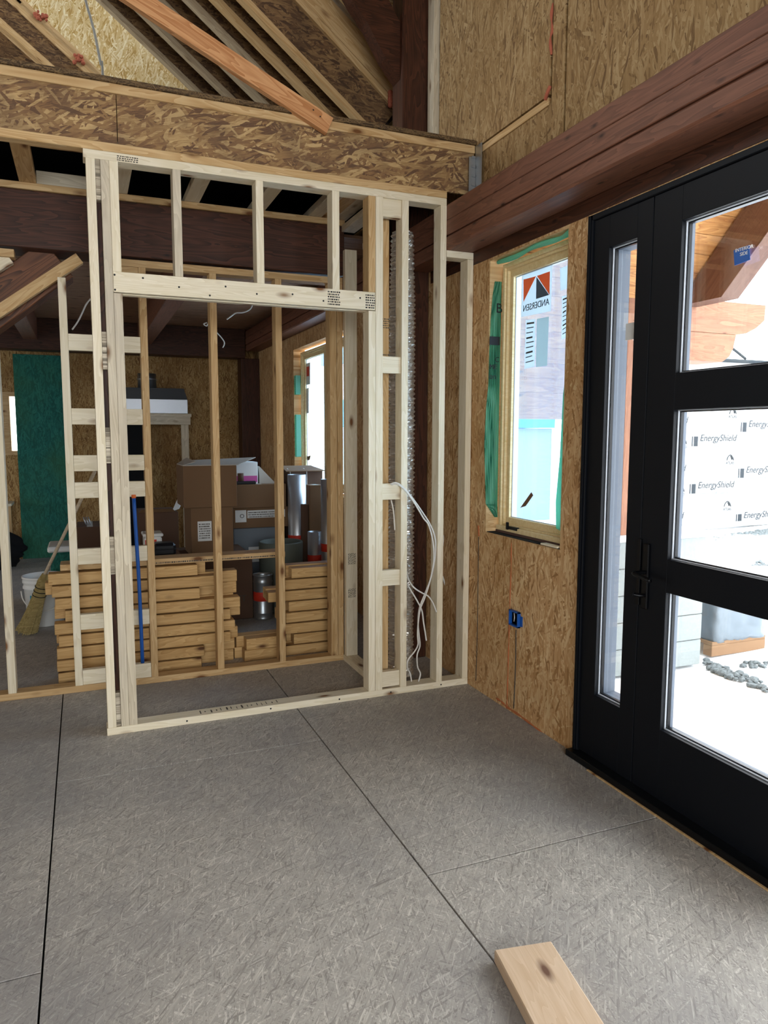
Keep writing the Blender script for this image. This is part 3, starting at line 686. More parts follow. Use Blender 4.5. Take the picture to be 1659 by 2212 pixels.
# --- nearer stud wall
def stamp(par, x0, x1, y, z0, z1, n, seed, mat='ink_soft'):
    """rows of short inked dashes: a lumber grade stamp, in one mesh"""
    r = random.Random(seed); bs = []
    for i in range(n):
        z = z0+(z1-z0)*i/n; x = x0
        while x < x1-.004:
            w = r.uniform(.003, .010); bs.append((x, min(x+w, x1), y-.0008, y, z, z+(z1-z0)/n*.55)); x += w+r.uniform(.002, .005)
    return wbox('grade_stamp', bs, mat, par, 0, (x0, y, z0))
def vstamp(par, x0, x1, y, z0, z1, n, seed):
    r = random.Random(seed); bs = []
    for i in range(n):
        x = x0+(x1-x0)*i/n; z = z0
        while z < z1-.004:
            w = r.uniform(.003, .012); bs.append((x, x+(x1-x0)/n*.5, y-.0008, y, z, min(z+w, z1))); z += w+r.uniform(.002, .006)
    return wbox('grade_stamp', bs, 'ink_soft', par, 0, (x0, y, z0))
def nails(par, pts, r=.004):
    bm = bmesh.new(); o = Vector(pts[0])
    for p in pts: bmesh.ops.create_uvsphere(bm, u_segments=8, v_segments=4, radius=r, matrix=Matrix.Translation(Vector(p)-o) @ Matrix.Scale(.3, 4, (0, 1, 0)))
    return link('nail_heads', finish(bm, 'nail_heads', True), 'ink', par, o)
D = .089
sw = thing('stud_wall', 'new pale two by four stud wall with a framed opening under the rim joist', 'stud wall', (1.1, YF, 0))
Y1 = YF+D
bp = bx('bottom_plate', .055, XW-.003, YF, Y1, .0005, .040, 'spf', sw)
tp = bx('top_plate', .050, 1.955, YF, Y1, TOPZ-.040, TOPZ-.0005, 'spf', sw)
stamp(tp, .20, .30, YF, TOPZ-.035, TOPZ-.008, 3, 4)
zb_, zt_ = .040, TOPZ-.040
s1 = bx('stud', .060, .101, YF, Y1, zb_, zt_, 'spf', sw)
for za, zb2 in ((2.63, zt_), (1.84, 2.02), (1.385, 1.56), (.83, 1.02), (.042, .215)):
    bx('spacer', .1015, .1235, YF+.008, YF+.054, za, zb2, 'osb_edge', sw)
bx('gap_dark_strip', .1015, .1235, YF+.055, Y1-.002, zb_, zt_, 'stain_dark', sw)  # dark strip added to darken the gap behind the spacers
s2 = bx('stud', .124, .1625, YF+.001, Y1, zb_, zt_, 'spf_grey', sw)
jl = bx('jack_stud', .163, .203, YF, Y1, zb_, 2.206, 'spf_grey', sw)
hd = thing_h = bx('header', .163, 1.519, YF-.001, YF+.042, 2.210, 2.306, 'spf', sw)
bx('header_ply', .163, 1.519, YF+.043, Y1, 2.206, 2.300, 'spf', sw)
for k, (a, b) in enumerate(((.163, .203), (.453, .492), (.863, .902), (1.273, 1.313), (1.480, 1.521))):
    bx('cripple_stud', a, b, YF, Y1, 2.306, zt_, 'spf_old' if k == 4 else ('spf_grey' if k == 1 else 'spf'), sw)
bx('jack_stud', 1.480, 1.521, YF, Y1, zb_, 2.206, 'spf', sw)
bx('stud', 1.5225, 1.566, YF, Y1, zb_, zt_, 'spf', sw)
bx('stud', 1.680, 1.720, YF, Y1, zb_, zt_, 'spf', sw)
bx('stud', 1.918, 1.956, YF, Y1, zb_, zt_, 'spf', sw)
bx('stud', 2.094, XW-.004, YF, Y1, zb_, 2.535, 'spf', sw)
bx('short_top_plate', 1.958, XW-.004, YF, Y1, 2.536, 2.574, 'spf', sw)
for k, z in enumerate((2.765, 1.918, 1.202, .700, .095)):
    bx('block', 1.5665, 1.6795, YF+.012, YF+.052, z-.046, z+.046 if k else zt_, 'spf', sw)
stamp(hd, 1.245, 1.315, YF-.001, 2.222, 2.30, 6, 1, 'ink'); stamp(hd, 1.462, 1.517, YF-.001, 2.218, 2.298, 6, 2, 'ink')
nails(hd, [(.30, YF-.002, 2.285), (.47, YF-.002, 2.255), (.70, YF-.002, 2.275), (.86, YF-.002, 2.25), (1.05, YF-.002, 2.262), (1.22, YF-.002, 2.24), (1.43, YF-.002, 2.27), (.62, YF-.002, 2.225), (.17, YF-.002, 2.29), (.17, YF-.002, 2.22)], .005)
nails(bp, [(.45, YF-.001, .02), (.9, YF-.001, .022), (1.3, YF-.001, .02), (1.62, YF-.001, .018), (1.95, YF-.001, .02)], .005)
r = random.Random(9); bs = []
for i in range(16): x = .52+.028*i+r.uniform(0, .008); bs.append((x, x+r.uniform(.003, .01), YF+.02+r.uniform(0, .02), YF+.05+r.uniform(0, .02), .0395, .0404))
wbox('grade_stamp', bs, 'ink_soft', bp, 0, (.5, YF, .04))

# --- second stud wall behind it
s2w = thing('stud_wall', 'older yellowed stud wall behind the framed opening with ladder blocking', 'stud wall', (.6, Y2, 0))
Y2b = Y2+D
bx('bottom_plate', -1.8, 1.668, Y2, Y2b, .0005, .040, 'spf_old', s2w)
bx('top_plate', .18, 1.585, Y2, Y2b, 2.490, 2.530, 'spf_old', s2w)
bx('top_plate', -1.8, -.31, Y2, Y2b, 2.488, 2.530, 'spf_old', s2w)
for a, b, m, zt2 in ((-.455, -.412, 'spf', 2.05), (-.099, -.057, 'spf', 2.40), (.333, .374, 'spf_old', 2.49), (.738, .779, 'spf_old', 2.49), (1.140, 1.181, 'spf_old', 2.49), (1.497, 1.543, 'spf_old', 2.49), (1.545, 1.584, 'spf_old', 2.49)):
    bx('stud', a, b, Y2, Y2b, .040, zt2, m, s2w)
for z in (2.047, 1.628, 1.359, 1.202, .812, .421):
    bx('block', -.0565, .3325, Y2+.004, Y2+.044, z-.046, z+.046, 'spf', s2w)
bx('block', -.0565, .3325, Y2+.004, Y2+.044, .0405, .130, 'spf', s2w)
bx('block', .20, .3325, Y2+.004, Y2+.06, 2.38, 2.489, 'spf_old', s2w)
bar('rake_plate', (-1.75, Y2+.03, 1.17), (.02, Y2+.03, 2.515), .05, .062, (0, 0, 1), 'spf_old', s2w)
bar('rake_plate', (-1.55, Y2+.05, 1.62), (-.335, Y2+.05, 2.487), .05, .06, (0, 0, 1), 'spf', s2w)
# --- side wall of the closet
s3w = thing('stud_wall', 'short side stud wall joining the two stud walls beside the foil duct', 'stud wall', (1.63, 4.2, 0))
bx('bottom_plate', 1.580, 1.668, Y1, Y2, .0005, .040, 'spf', s3w, 'y')
bx('top_plate', 1.580, 1.668, Y1, Y2, 2.816, 2.855, 'spf_grey', s3w, 'y')
o = bx('stud', 1.588, 1.668, Y2-.042, Y2-.001, .040, 2.70, 'spf', s3w)
vstamp(o, 1.602, 1.658, Y2-.042, .665, .74, 8, 21); vstamp(o, 1.602, 1.658, Y2-.042, .44, .50, 8, 22)
o = bx('stud', 1.552, 1.640, Y1+.002, Y1+.042, .040, 2.816, 'spf_old', s3w)
stamp(o, 1.583, 1.640, Y1+.002, 2.13, 2.19, 5, 31); stamp(o, 1.583, 1.640, Y1+.002, 1.93, 1.99, 5, 32)

# --- timber over the second wall, its braces, posts
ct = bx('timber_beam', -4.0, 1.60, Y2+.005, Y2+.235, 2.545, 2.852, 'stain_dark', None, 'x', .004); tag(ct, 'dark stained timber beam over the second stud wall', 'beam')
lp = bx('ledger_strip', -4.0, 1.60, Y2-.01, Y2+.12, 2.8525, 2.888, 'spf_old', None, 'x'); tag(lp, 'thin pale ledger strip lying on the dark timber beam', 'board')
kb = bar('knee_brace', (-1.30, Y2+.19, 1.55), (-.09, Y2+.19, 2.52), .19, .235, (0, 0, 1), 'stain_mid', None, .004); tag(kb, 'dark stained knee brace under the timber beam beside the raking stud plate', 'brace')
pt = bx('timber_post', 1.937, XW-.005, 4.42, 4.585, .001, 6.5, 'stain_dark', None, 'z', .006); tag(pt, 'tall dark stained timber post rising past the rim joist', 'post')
bm = bmesh.new()
def arc_brace(name, pts_out, pts_in, vec, mat, label):
    o = prism(name, pts_out+pts_in[::-1], vec, mat); return tag(o, label, 'brace')
po = [ony(u, v, 4.46) for u, v in ((762, 0), (792, 45), (815, 90), (833, 125), (847, 150))]
po = [Vector((2*po[0].x-po[2].x, 4.46, 2*po[0].z-po[2].z+.03))]+po
pi_ = [Vector((p.x+.15, 4.46, p.z+.15)) for p in po]; pi_[-1] = Vector((1.936, 4.46, po[-1].z+.34)); po[-1] = Vector((1.936, 4.46, po[-1].z-.05))
pi_ = pi_[:-2]+[pi_[-1]]
arc_brace('curved_brace', po, pi_, (0, .11, 0), 'stain_dark', 'dark curved timber brace at the head of the tall post')

# --- flat joists and blocks seen through the gap above the dark timber
def lj(x0, x1, lbl, mat='spf', y1=Y2+.07):
    o = bx('loft_joist', x0, x1, YF+.064, y1+.05, 2.890, 2.930, mat, None, 'y'); return tag(o, lbl, 'joist', 'loft joists over the closet')
for x0, lbl in ((-.268, 'pale loft joist bottom seen over the dark beam outside the new stud wall'), (.203, 'loft joist bottom behind the first cripple stud'), (.605, 'loft joist bottom between the first two cripple studs'), (1.00, 'loft joist bottom between the second and third cripple studs')):
    lj(x0, x0+.085, lbl, 'spf' if x0 > 0 else 'spf_old')
lj(1.36, 1.445, 'first of the close set loft joists over the closet side wall', 'spf_grey'); lj(1.447, 1.53, 'second of the close set loft joists over the closet side wall', 'spf_old'); lj(1.532, 1.615, 'third of the close set loft joists over the closet side wall', 'spf_grey')
bl = bx('loft_blocking', -.182, .06, YF+.12, YF+.16, 2.886, 2.97, 'spf_old', None, 'x'); tag(bl, 'pale blocking between loft joists just behind the rim joist', 'block')
bl = bx('loft_blocking', -.182, .20, Y2+.0, Y2+.04, 2.8885, 2.96, 'spf_grey', None, 'x'); tag(bl, 'pale blocking between loft joists on the ledger strip', 'block')

# --- far room: ceiling joists, head timbers, posts
for x0, lbl in ((.655, 'stained ceiling joist behind the framed opening'), (-.59, 'stained ceiling joist beside the raking stud plate'), (-1.9, 'stained ceiling joist at the far side of the room')):
    o = bx('ceiling_joist', x0, x0+.15, 4.81, 9.4, 2.60, 2.851, 'stain', None, 'y', .004); tag(o, lbl, 'joist', 'stained ceiling joists')
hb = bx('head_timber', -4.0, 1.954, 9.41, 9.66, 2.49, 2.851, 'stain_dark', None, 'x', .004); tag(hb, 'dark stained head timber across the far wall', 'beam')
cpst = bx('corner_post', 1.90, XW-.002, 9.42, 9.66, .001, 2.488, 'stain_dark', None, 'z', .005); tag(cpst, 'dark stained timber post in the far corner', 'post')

# ================================================================== LOFT AND ROOF
KS = .78; CB = 5.0
U = Vector((1, 0, -KS)).normalized(); NV = Vector((KS, 0, 1)).normalized()
def rafter(yl, x0, x1, lbl, lit=False, c=CB):
    t = thing('rafter', lbl, 'rafter', (x0, yl, c-KS*x0), 'I joist rafters above the loft')
    def P(x, n): return Vector((x, yl, c-KS*x))+NV*n
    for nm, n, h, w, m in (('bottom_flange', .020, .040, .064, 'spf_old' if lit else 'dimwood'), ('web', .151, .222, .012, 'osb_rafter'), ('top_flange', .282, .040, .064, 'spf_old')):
        bar(nm, P(x0, n)+Vector((0, .032, 0)), P(x1, n)+Vector((0, .032, 0)), w, h, NV, m, t)
    return t
names = ['nearest roof rafter with a brown web beside the tall post', 'second rafter from the tall post', 'third rafter from the tall post', 'fourth rafter from the tall post', 'fifth rafter from the tall post', 'rafter bordering the pale gable boards']
for (yl, lbl) in zip((4.80, 5.05, 5.31, 5.62, 5.95, 6.30), names):
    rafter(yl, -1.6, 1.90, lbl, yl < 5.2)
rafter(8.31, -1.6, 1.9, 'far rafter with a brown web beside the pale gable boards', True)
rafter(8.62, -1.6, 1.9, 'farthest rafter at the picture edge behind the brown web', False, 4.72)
# solid boards laid on the outer rafters
def onroof(u, v, y): return ony(u, v, y)
def rboard(name, y, pa, pb, pc, w, mat, lbl):
    a, b, c = (ony(*q, y) for q in (pa, pb, pc)); h = abs((c-a).dot(NV))
    m = (a+U*-1.2+NV*h/2, b+U*.5+NV*h/2)
    o = bar(name, m[0]+Vector((0, w/2, 0)), m[1]+Vector((0, w/2, 0)), w, h, NV, mat); return tag(o, lbl, 'board')
rboard('roof_board', 4.80, (652, 0), (844, 203), (715, 0), .04, 'spf_old', 'wide pale plank above the nearest rafter')
rboard('roof_board', 4.84, (716, 0), (842, 150), (738, 0), .04, 'spf_grey', 'grey plank above the wide pale plank beside the post')
rboard('roof_board', 8.31, (20, 0), (186, 160), (58, 0), .04, 'spf_old', 'wide pale plank above the far rafter')
sh = prism('roof_sheathing', [Vector((-1.6, 4.86, CB+KS*1.6+.42)), Vector((2.13, 4.86, CB-KS*2.13+.42)), Vector((2.13, 6.42, CB-KS*2.13+.42)), Vector((-1.6, 6.42, CB+KS*1.6+.42))], (0, 0, .03), 'roofdark'); tag(sh, 'dark roof sheathing on the rafters', 'sheathing')
sp2 = prism('gable_panel', [ony(u, v, 4.90) for u, v in ((728, -40), (742, 0), (850, 150), (868, 150), (868, -40))], (0, .014, 0), 'osb_high'); tag(sp2, 'strand board sheet behind the curved brace', 'board')
for (u, v, lbl) in ((172, 130, 'lower tuft of pink insulation on the far plank'), (88, 35, 'upper tuft of pink insulation on the far plank')):
    p = ony(u, v, 8.29); bm = bmesh.new(); rs = random.Random(int(u))
    for k in range(14):
        bmesh.ops.create_icosphere(bm, subdivisions=2, radius=rs.uniform(.012, .022), matrix=Matrix.Translation((rs.uniform(-.05, .05), rs.uniform(-.01, .0), rs.uniform(-.04, .04))))
    o = link('insulation_tuft', finish(bm, 'insulation_tuft', True), 'pinkfoam', None, p); tag(o, lbl, 'insulation')
p = ony(843, 200, 4.78); bm = bmesh.new()
for k in range(5): bmesh.ops.create_icosphere(bm, subdivisions=2, radius=.018, matrix=Matrix.Translation((0, 0, -.02*k)))
tag(link('insulation_tuft', finish(bm, 'insulation_tuft', True), 'pinkfoam', None, p), 'orange insulation tuft beside the tall post', 'insulation')
o = tube('hanging_cable', [ony(u, v, 7.2) for u, v in ((180, -30), (186, 5), (196, 40), (205, 75), (212, 110), (218, 140), (222, 168))]+[Vector((ony(222, 168, 7.2).x, 7.2, 3.2))], .011, 'grey_cable'); tag(o, 'grey cable hanging in front of the pale gable boards', 'cable')
# the reddish brace nailed to the face of the rim joist
a0, a1 = ony(298, 0, YF-.02), ony(711, 274, YF-.02); dd = (a1-a0).normalized()
o = bar('brace_board', a0-dd*.9, a1, .038, .088, (0, 0, 1), 'red_fir', None); tag(o, 'reddish diagonal brace nailed across the rim joist', 'brace')
nails(o, [a1-dd*.06+Vector((0, -.021, .01)), a1-dd*.10+Vector((0, -.021, .02))], .004)

# ================================================================== SERVICES IN THE CHASE
DA, DB = ony(843, 900, 4.03).x, ony(892, 900, 4.03).x; DXC = (DA+DB)/2; DR = (DB-DA)/2
r_ = random.Random(2); noise_tab = [[r_.uniform(-1, 1) for _ in range(64)] for _ in range(400)]
def foil_rip(a, z):
    k = int(z/.012) % 400; j = int(a/(2*math.pi)*40) % 64
    return .0055*math.sin(z*2*math.pi/.026)+.004*noise_tab[k][j]
prof = [(DR if z < 2.2 else DR-.03*max(0, (z-2.2)), z) for z in [i*.006 for i in range(int(2.66/.006))]]
du = lathe('flexible_duct', prof, (DXC, 4.03, .045), 'foil', None, 40, False, foil_rip); tag(du, 'crinkled silver flexible duct standing behind the stud wall', 'duct')
for f in du.data.polygons: f.use_smooth = False
def cable(label, pts, y, r=.0045, mat='cable', grp='white cables in the stud wall'):
    P = [ony(u, v, yy) for (u, v), yy in zip(pts, y)]
    o = tube('cable', P, r, mat, None, 8); return tag(o, label, 'cable', grp)
yf = YF-.01
c1 = [(843, 1046), (855, 1043), (870, 1052), (890, 1075), (910, 1103), (930, 1135), (940, 1165), (940, 1200), (933, 1240), (922, 1272), (910, 1302), (905, 1320)]
cable('upper white cable looping furthest out over the corner stud', c1+[(903, 1345), (905, 1370), (907, 1395), (901, 1415), (902, 1440), (908, 1455), (904, 1472)], [YF+.008, yf]+[yf-.012]*12+[yf, yf, YF+.02, YF+.04, YF+.04][:len(c1)+7-14])
c2 = [(846, 1047), (858, 1046), (876, 1060), (896, 1088), (914, 1118), (926, 1135), (935, 1170), (937, 1210), (930, 1250), (918, 1290), (908, 1315), (904, 1340), (902, 1370), (903, 1392), (895, 1408), (882, 1425), (880, 1442), (886, 1455), (889, 1472)]
cable('inner white cable looping from the third block down to the bottom plate', c2, [YF+.008, yf]+[yf-.022]*10+[yf-.02, yf-.02, yf, yf, YF+.02, YF+.04, YF+.04])
c3 = [(879, 1240), (884, 1255), (895, 1270), (912, 1281), (925, 1288), (935, 1302), (943, 1322)]
cable('short white cable end curling beside the corner stud', c3, [YF+.06, YF+.01, yf-.03, yf-.03, yf-.03, yf-.03, yf-.03])
c4 = [(879, 1260), (888, 1276), (900, 1296), (911, 1318), (915, 1345), (919, 1370), (921, 1384)]
cable('printed white cable end hanging from the lower block', c4, [YF+.06, YF+.02, yf-.01, yf-.005, yf-.01, yf-.01, yf-.01])
cable('thin cable inside the stud bay beside the foil duct', [(845, 1080), (850, 1105), (853, 1145)], [YF+.06]*3)
g1 = [(985, 715), (987, 740), (981, 765), (975, 800), (972, 870), (975, 925), (980, 960), (982, 1000), (979, 1060), (970, 1110), (958, 1165), (956, 1180)]
cable('pale cable on the strand board wall inside the corner bay', g1, [4.18]*12, .006, 'cable')
g2_ = [(988, 740), (985, 850), (982, 960), (980, 1060), (978, 1160), (977, 1260), (976, 1340), (975, 1445)]
cable('straight pale cable running down the corner bay', g2_, [4.2]*8, .005, 'grey_cable')
g3 = [(956, 1245), (965, 1275), (974, 1310), (977, 1350)]
cable('lower pale cable curving into the corner bay', g3, [4.16]*4, .006, 'cable')
pvc = lathe('vent_pipe', [(.026, 0), (.026, 2.66), (.030, 2.665), (.030, 2.70)], (1.73, 4.50, .042), 'white', None, 24); tag(pvc, 'white plastic vent pipe behind the closet stud', 'pipe')
# blue pipe leaning in the ladder bay
a, b = ony(289, 1076, Y2-.02), ony(308, 1432, Y2-.02)
o = tube('water_pipe', [a, (a+b)/2+Vector((.004, 0, 0)), Vector((b.x, Y2-.02, max(b.z, .02)))], .011, 'blue', None, 10); tag(o, 'blue water pipe standing in the ladder blocked stud bay', 'pipe')
lab(tube('fitting', [a, a+Vector((0, 0, .02))], .013, 'orange', o, 10, False), 'copper coloured end fitting')
# outlet box on the wall
ob = thing('outlet_box', 'blue plastic outlet box set in the wall under the window', 'electrical box', (XW, 3.30, .54))
p0, p1 = onx(1105, 1315, XW), onx(1124, 1357, XW)
wbox('box_body', [(XW-.018, XW+.03, p1.y, p1.y+.008, p1.z, p0.z), (XW-.018, XW+.03, p0.y-.008, p0.y, p1.z, p0.z), (XW-.018, XW+.03, p1.y, p0.y, p0.z-.008, p0.z), (XW-.018, XW+.03, p1.y, p0.y, p1.z, p1.z+.008), (XW+.0, XW+.004, p1.y, p0.y, p1.z, p0.z)], 'blue', ob, .001, (XW, 3.3, .54))
tube('wire', [(XW-.004, (p0.y+p1.y)/2+.012, p1.z+.07), (XW-.012, (p0.y+p1.y)/2-.005, p1.z+.05), (XW-.004, (p0.y+p1.y)/2+.012, p1.z+.025)], .003, 'cable', ob, 6)
bx('bracket', XW-.003, XW, p1.y-.022, p1.y, p1.z+.01, p0.z-.02, 'blue', ob)
# dangling ceiling wires of the far room
def cw(label, pts, y): tag(tube('ceiling_cable', [ony(u, v, y) for u, v in pts], .006, 'cable', None, 6), label, 'cable', 'cable ends hanging from the plank ceiling')
cw('short cable end hanging from the plank ceiling beside the pale stud', [(196, 645), (186, 658), (178, 675), (168, 695), (156, 712)], 5.6)
cw('long cable end under the header between two yellow studs', [(547, 655), (540, 668), (525, 675), (510, 676), (498, 684), (490, 690)], 6.6)
cw('looped cable end with a hook below the plank ceiling', [(447, 697), (440, 700), (446, 704), (452, 699), (466, 716), (477, 728), (484, 738), (484, 745), (481, 751)], 7.6)

# ================================================================== STORED GOODS
# lumber stack behind the second wall
YS = 4.76
def xs(u, v=1330): return ony(u, v, YS).x
H_, PT = .067, .0775
ends = [(103, 427), (111, 478), (118, 432), (140, 519), (117, 498), (126, 508), (122, 499), (122, 442), (125, 436)]
ends_b = [(135, 438), (95, 508), (122, 507), (116, 500), (150, 515), (120, 496), (140, 510), (130, 503), (140, 501)]
order = ['topmost', 'second', 'third', 'fourth', 'fifth', 'sixth', 'seventh', 'eighth', 'lowest']
z_top = .0005+PT*8
rr = random.Random(4)
for k in range(9):
    z = z_top-PT*k; vv = 1235+26*k
    o = bx('stacked_board', xs(ends[k][0], vv), xs(ends[k][1], vv), YS+rr.uniform(-.004, .004), YS+.088, z, z+H_, 'stack', None, 'x', .003)
    tag(o, '%s face board of the large lumber stack behind the stud wall' % order[k], 'lumber', 'boards in the large lumber stack')
    o = bx('stacked_board', xs(ends_b[k][0], vv), xs(ends_b[k][1], vv)+.03, YS+.09, YS+.18, z, z+PT-.001, 'stack', None, 'x', .003)
    tag(o, '%s board behind the face of the large lumber stack, its end poking out' % order[k], 'lumber', 'boards in the large lumber stack')
a = ony(362, 1205, YS+.12); b = ony(597, 1214, YS+.12)
zt3 = z_top+PT+.001
o = bx('loose_plank', -.16, 1.24, YS+.02, YS+.17, zt3, zt3+.038, 'spf_old', None, 'x', .003); tag(o, 'long printed plank lying across the top of both lumber stacks', 'lumber')
stamp(o, .35, 1.2, YS+.02, zt3+.008, zt3+.026, 1, 77)
# right hand stack
YR = 4.80
def xr(u, v=1330): return ony(u, v, YR).x
e2 = [(630, 1232), (616, 1255), (579, 1280), (624, 1302), (618, 1325), (615, 1350), (635, 1372), (618, 1397)]
for k, (u, v) in enumerate(e2):
    z = .0005+.0775*(7-k)
    o = bx('stacked_board', xr(u, v), xr(742, v), YR+rr.uniform(-.003, .003), YR+.088, z, z+.068, 'stack', None, 'x', .003)
    tag(o, '%s face board of the smaller lumber stack beside the duct rolls' % (order[k] if k < 7 else 'lowest'), 'lumber', 'boards in the smaller lumber stack')
    o = bx('stacked_board', xr(u, v)-rr.uniform(-.02, .05), xr(735, v), YR+.09, YR+.18, z, z+.0765, 'stack', None, 'x', .003)
    tag(o, '%s board behind the smaller lumber stack, end grain showing' % (order[k] if k < 7 else 'lowest'), 'lumber', 'boards in the smaller lumber stack')
for k, (u, v) in enumerate(((531, 1385), (527, 1408))):
    z = .0005+.0775*(1-k)
    o = bx('stacked_board', xr(u, v), xr(612, v), YR-.02, YR+.07, z, z+.076, 'stack', None, 'x', .003)
    tag(o, '%s short board of the low pile between the two lumber stacks' % ('upper' if k == 0 else 'lower'), 'lumber', 'short boards between the stacks')
    o = bx('stacked_board', xr(u-16, v), xr(609, v), YR+.075, YR+.165, z, z+.076, 'stack', None, 'x', .003)
    tag(o, '%s short board at the back of the low pile' % ('upper' if k == 0 else 'lower'), 'lumber', 'short boards between the stacks')

# cartons
def carton(name, label, u0, u1, y, depth, v_top, v_bot=None, mat='card', z0=None, cat='box', grp='cardboard cartons', seam=True):
    vm = (v_top+(v_bot or v_top))/2
    a = ony(u0, vm, y); b = ony(u1, vm, y); zt = ony((u0+u1)/2, v_top, y).z
    zb = z0 if z0 is not None else ony((u0+u1)/2, v_bot, y).z
    t = thing(name, label, cat, ((a.x+b.x)/2, y+depth/2, zb), grp)
    bx('carton_body', a.x, b.x, y, y+depth, zb, zt, mat, t, None, .004)
    if seam: bx('tape_seam', (a.x+b.x)/2-.025, (a.x+b.x)/2+.025, y+.0, y+depth, zt, zt+.001, 'card_in', t, None)
    return t, a.x, b.x, zb, zt
t, x0, x1, zb, z1 = carton('cardboard_box', 'large plain cardboard carton on the floor behind the lumber stacks', 398, 545, 5.92, .6, 1202, None, 'card_dk', .001)
p = ony(500, 1305, 5.918); text('lettering', 'OIT', p, (1, 0, 0), (0, 0, 1), .075, 'ink_soft', t)
base_top = z1
t, x0, x1, zb, z1 = carton('cardboard_box', 'square cardboard carton with a white shipping label', 412, 503, 5.93, .42, 1096, None, 'card', base_top+.001)
w_ = (x1-x0); lbx = bx('shipping_label', x0+.05, x0+.05+.11, 5.927, 5.93, zb+.13, zb+.29, 'paper', t, None, 0)
stamp(lbx, x0+.06, x0+.15, 5.927, zb+.15, zb+.28, 7, 8)
c_top = z1
t, x0, x1, zb, z1 = carton('cardboard_box', 'wide brown carton with raised white lined flaps on top of the labelled carton', 395, 511, 5.91, .45, 1006, None, 'card', c_top+.001, seam=False)
wbox('flap', [(x0, x1, 5.91, 5.914, z1, z1+.006)], 'card_in', t, 0, (x0, 5.9, z1))
prism('flap', [(x0+.01, 5.95, z1), (x1+.02, 5.95, z1), (x1+.22, 6.2, z1+.05), (x0+.05, 6.2, z1+.03)], (0, 0, .005), 'card_in', t)
prism('flap', [(x0, 5.93, z1), (x0, 6.3, z1), (x0+.08, 6.3, z1+.05), (x0+.10, 5.93, z1+.03)], (0, 0, .005), 'card_in', t)
# grey appliance side with cartons on it
a = ony(507, 1180, 6.6)
ap = thing('metal_cabinet', 'grey sheet metal cabinet standing behind the cartons', 'cabinet', (1.65, 6.8, 0))
apx0, apx1 = ony(505, 1180, 6.6).x, ony(612, 1180, 6.6).x
zc = ony(550, 1140, 6.6).z
bx('cabinet_body', apx0, apx1, 6.6, 7.0, .001, zc, 'appliance', ap, None, .006)
pl = ony(537, 1182, 6.597); bx('paper_label', pl.x, pl.x+.16, 6.597, 6.6, pl.z-.14, pl.z, 'paper', ap, None, 0)
t, x0, x1, zb, z2 = carton('cardboard_box', 'flat carton with a long printed strip label on the metal cabinet', 503, 622, 6.59, .45, 1096, None, 'card', zc+.001)
s_ = bx('shipping_label', x0+.02, x0+.12, 6.586, 6.59, z2-.13, z2-.02, 'paper', t, None, 0)
text('lettering', 'O', (x0+.06, 6.585, z2-.10), (1, 0, 0), (0, 0, 1), .05, 'ink', s_)
s_ = bx('shipping_label', x0+.13, x1-.03, 6.586, 6.59, z2-.095, z2-.025, 'paper', t, None, 0); stamp(s_, x0+.14, x1-.05, 6.586, z2-.09, z2-.03, 3, 18)
t, x0, x1, zb, z3 = carton('cardboard_box', 'long brown carton stacked above the strip labelled carton', 500, 618, 6.56, .5, 1046, None, 'card', z2+.001)
pk = thing('pink_box', 'small white and pink printed box on the long carton', 'box', (1.5, 6.7, z3))
pa, pb_ = ony(508, 1040, 6.62).x, ony(557, 1040, 6.62).x
bx('box_body', pa, pb_, 6.62, 6.85, z3+.001, z3+.20, 'paper', pk, None, .003)
bx('print', pa+.005, pb_-.005, 6.6185, 6.62, z3+.015, z3+.075, 'pink', pk, None, 0)
tube('print', [(pa+.05, 6.619, z3+.02), (pa+.05, 6.619, z3+.10)], .028, 'card_dk', pk, 12, False)
dkb = bx('black_tool', pa-.01, pa+.18, 6.565, 6.60, z3+.001, z3+.03, 'darkplastic', None, None, .006); tag(dkb, 'black handle lying before the pink printed box', 'tool')
oc = thing('open_carton', 'open empty carton tilted beside the pink printed box', 'box', (pb_+.15, 6.7, z3))
prism('side_panel', [(pb_+.02, 6.64, z3+.001), (pb_+.17, 6.64, z3+.001), (pb_+.02, 6.64, z3+.16)], (0, .005, 0), 'card_in', oc)
prism('bottom_panel', [(pb_+.02, 6.65, z3+.001), (pb_+.20, 6.65, z3+.001), (pb_+.20, 6.8, z3+.001), (pb_+.02, 6.8, z3+.001)], (0, 0, .004), 'card', oc)
prism('back_panel', [(pb_+.02, 6.66, z3+.16), (pb_+.025, 6.66, z3+.0), (pb_+.025, 6.85, z3), (pb_+.02, 6.85, z3+.15)], (.004, 0, 0), 'card_in', oc)
# open dark carton with a paper flap, small goods around it
t, x0, x1, zb, z1 = carton('cardboard_box', 'open topped carton in shadow beside the labelled carton', 300, 385, 6.56, .45, 1107, None, 'card_dk', .001, seam=False)
prism('flap', [(x0+.28, 6.60, z1), (x0+.34, 6.60, z1+.02), (x0+.44, 6.75, z1+.17), (x0+.38, 6.75, z1+.17)], (0, 0, .004), 'paper', t)
prism('flap', [(x0, 6.57, z1), (x1-.02, 6.57, z1), (x1-.05, 6.55, z1+.03), (x0+.02, 6.55, z1+.03)], (0, .004, 0), 'card', t)
zf = ony(330, 1168, 6.0).z
t, xx0, xx1, zb, z1 = carton('cardboard_box', 'dark carton on the floor behind the large lumber stack', 290, 385, 5.5, .5, 1205, None, 'card_dk', .001, seam=False)
pc = thing('tool_case', 'black plastic tool case lying on the dark carton', 'case', (xx1-.12, 5.6, z1))
bx('case_body', xx1-.17, xx1-.01, 5.52, 5.66, z1+.001, z1+.10, 'darkplastic', pc, None, .02); bx('case_rib', xx1-.173, xx1-.007, 5.515, 5.665, z1+.05, z1+.058, 'darkplastic', pc, None, .003)
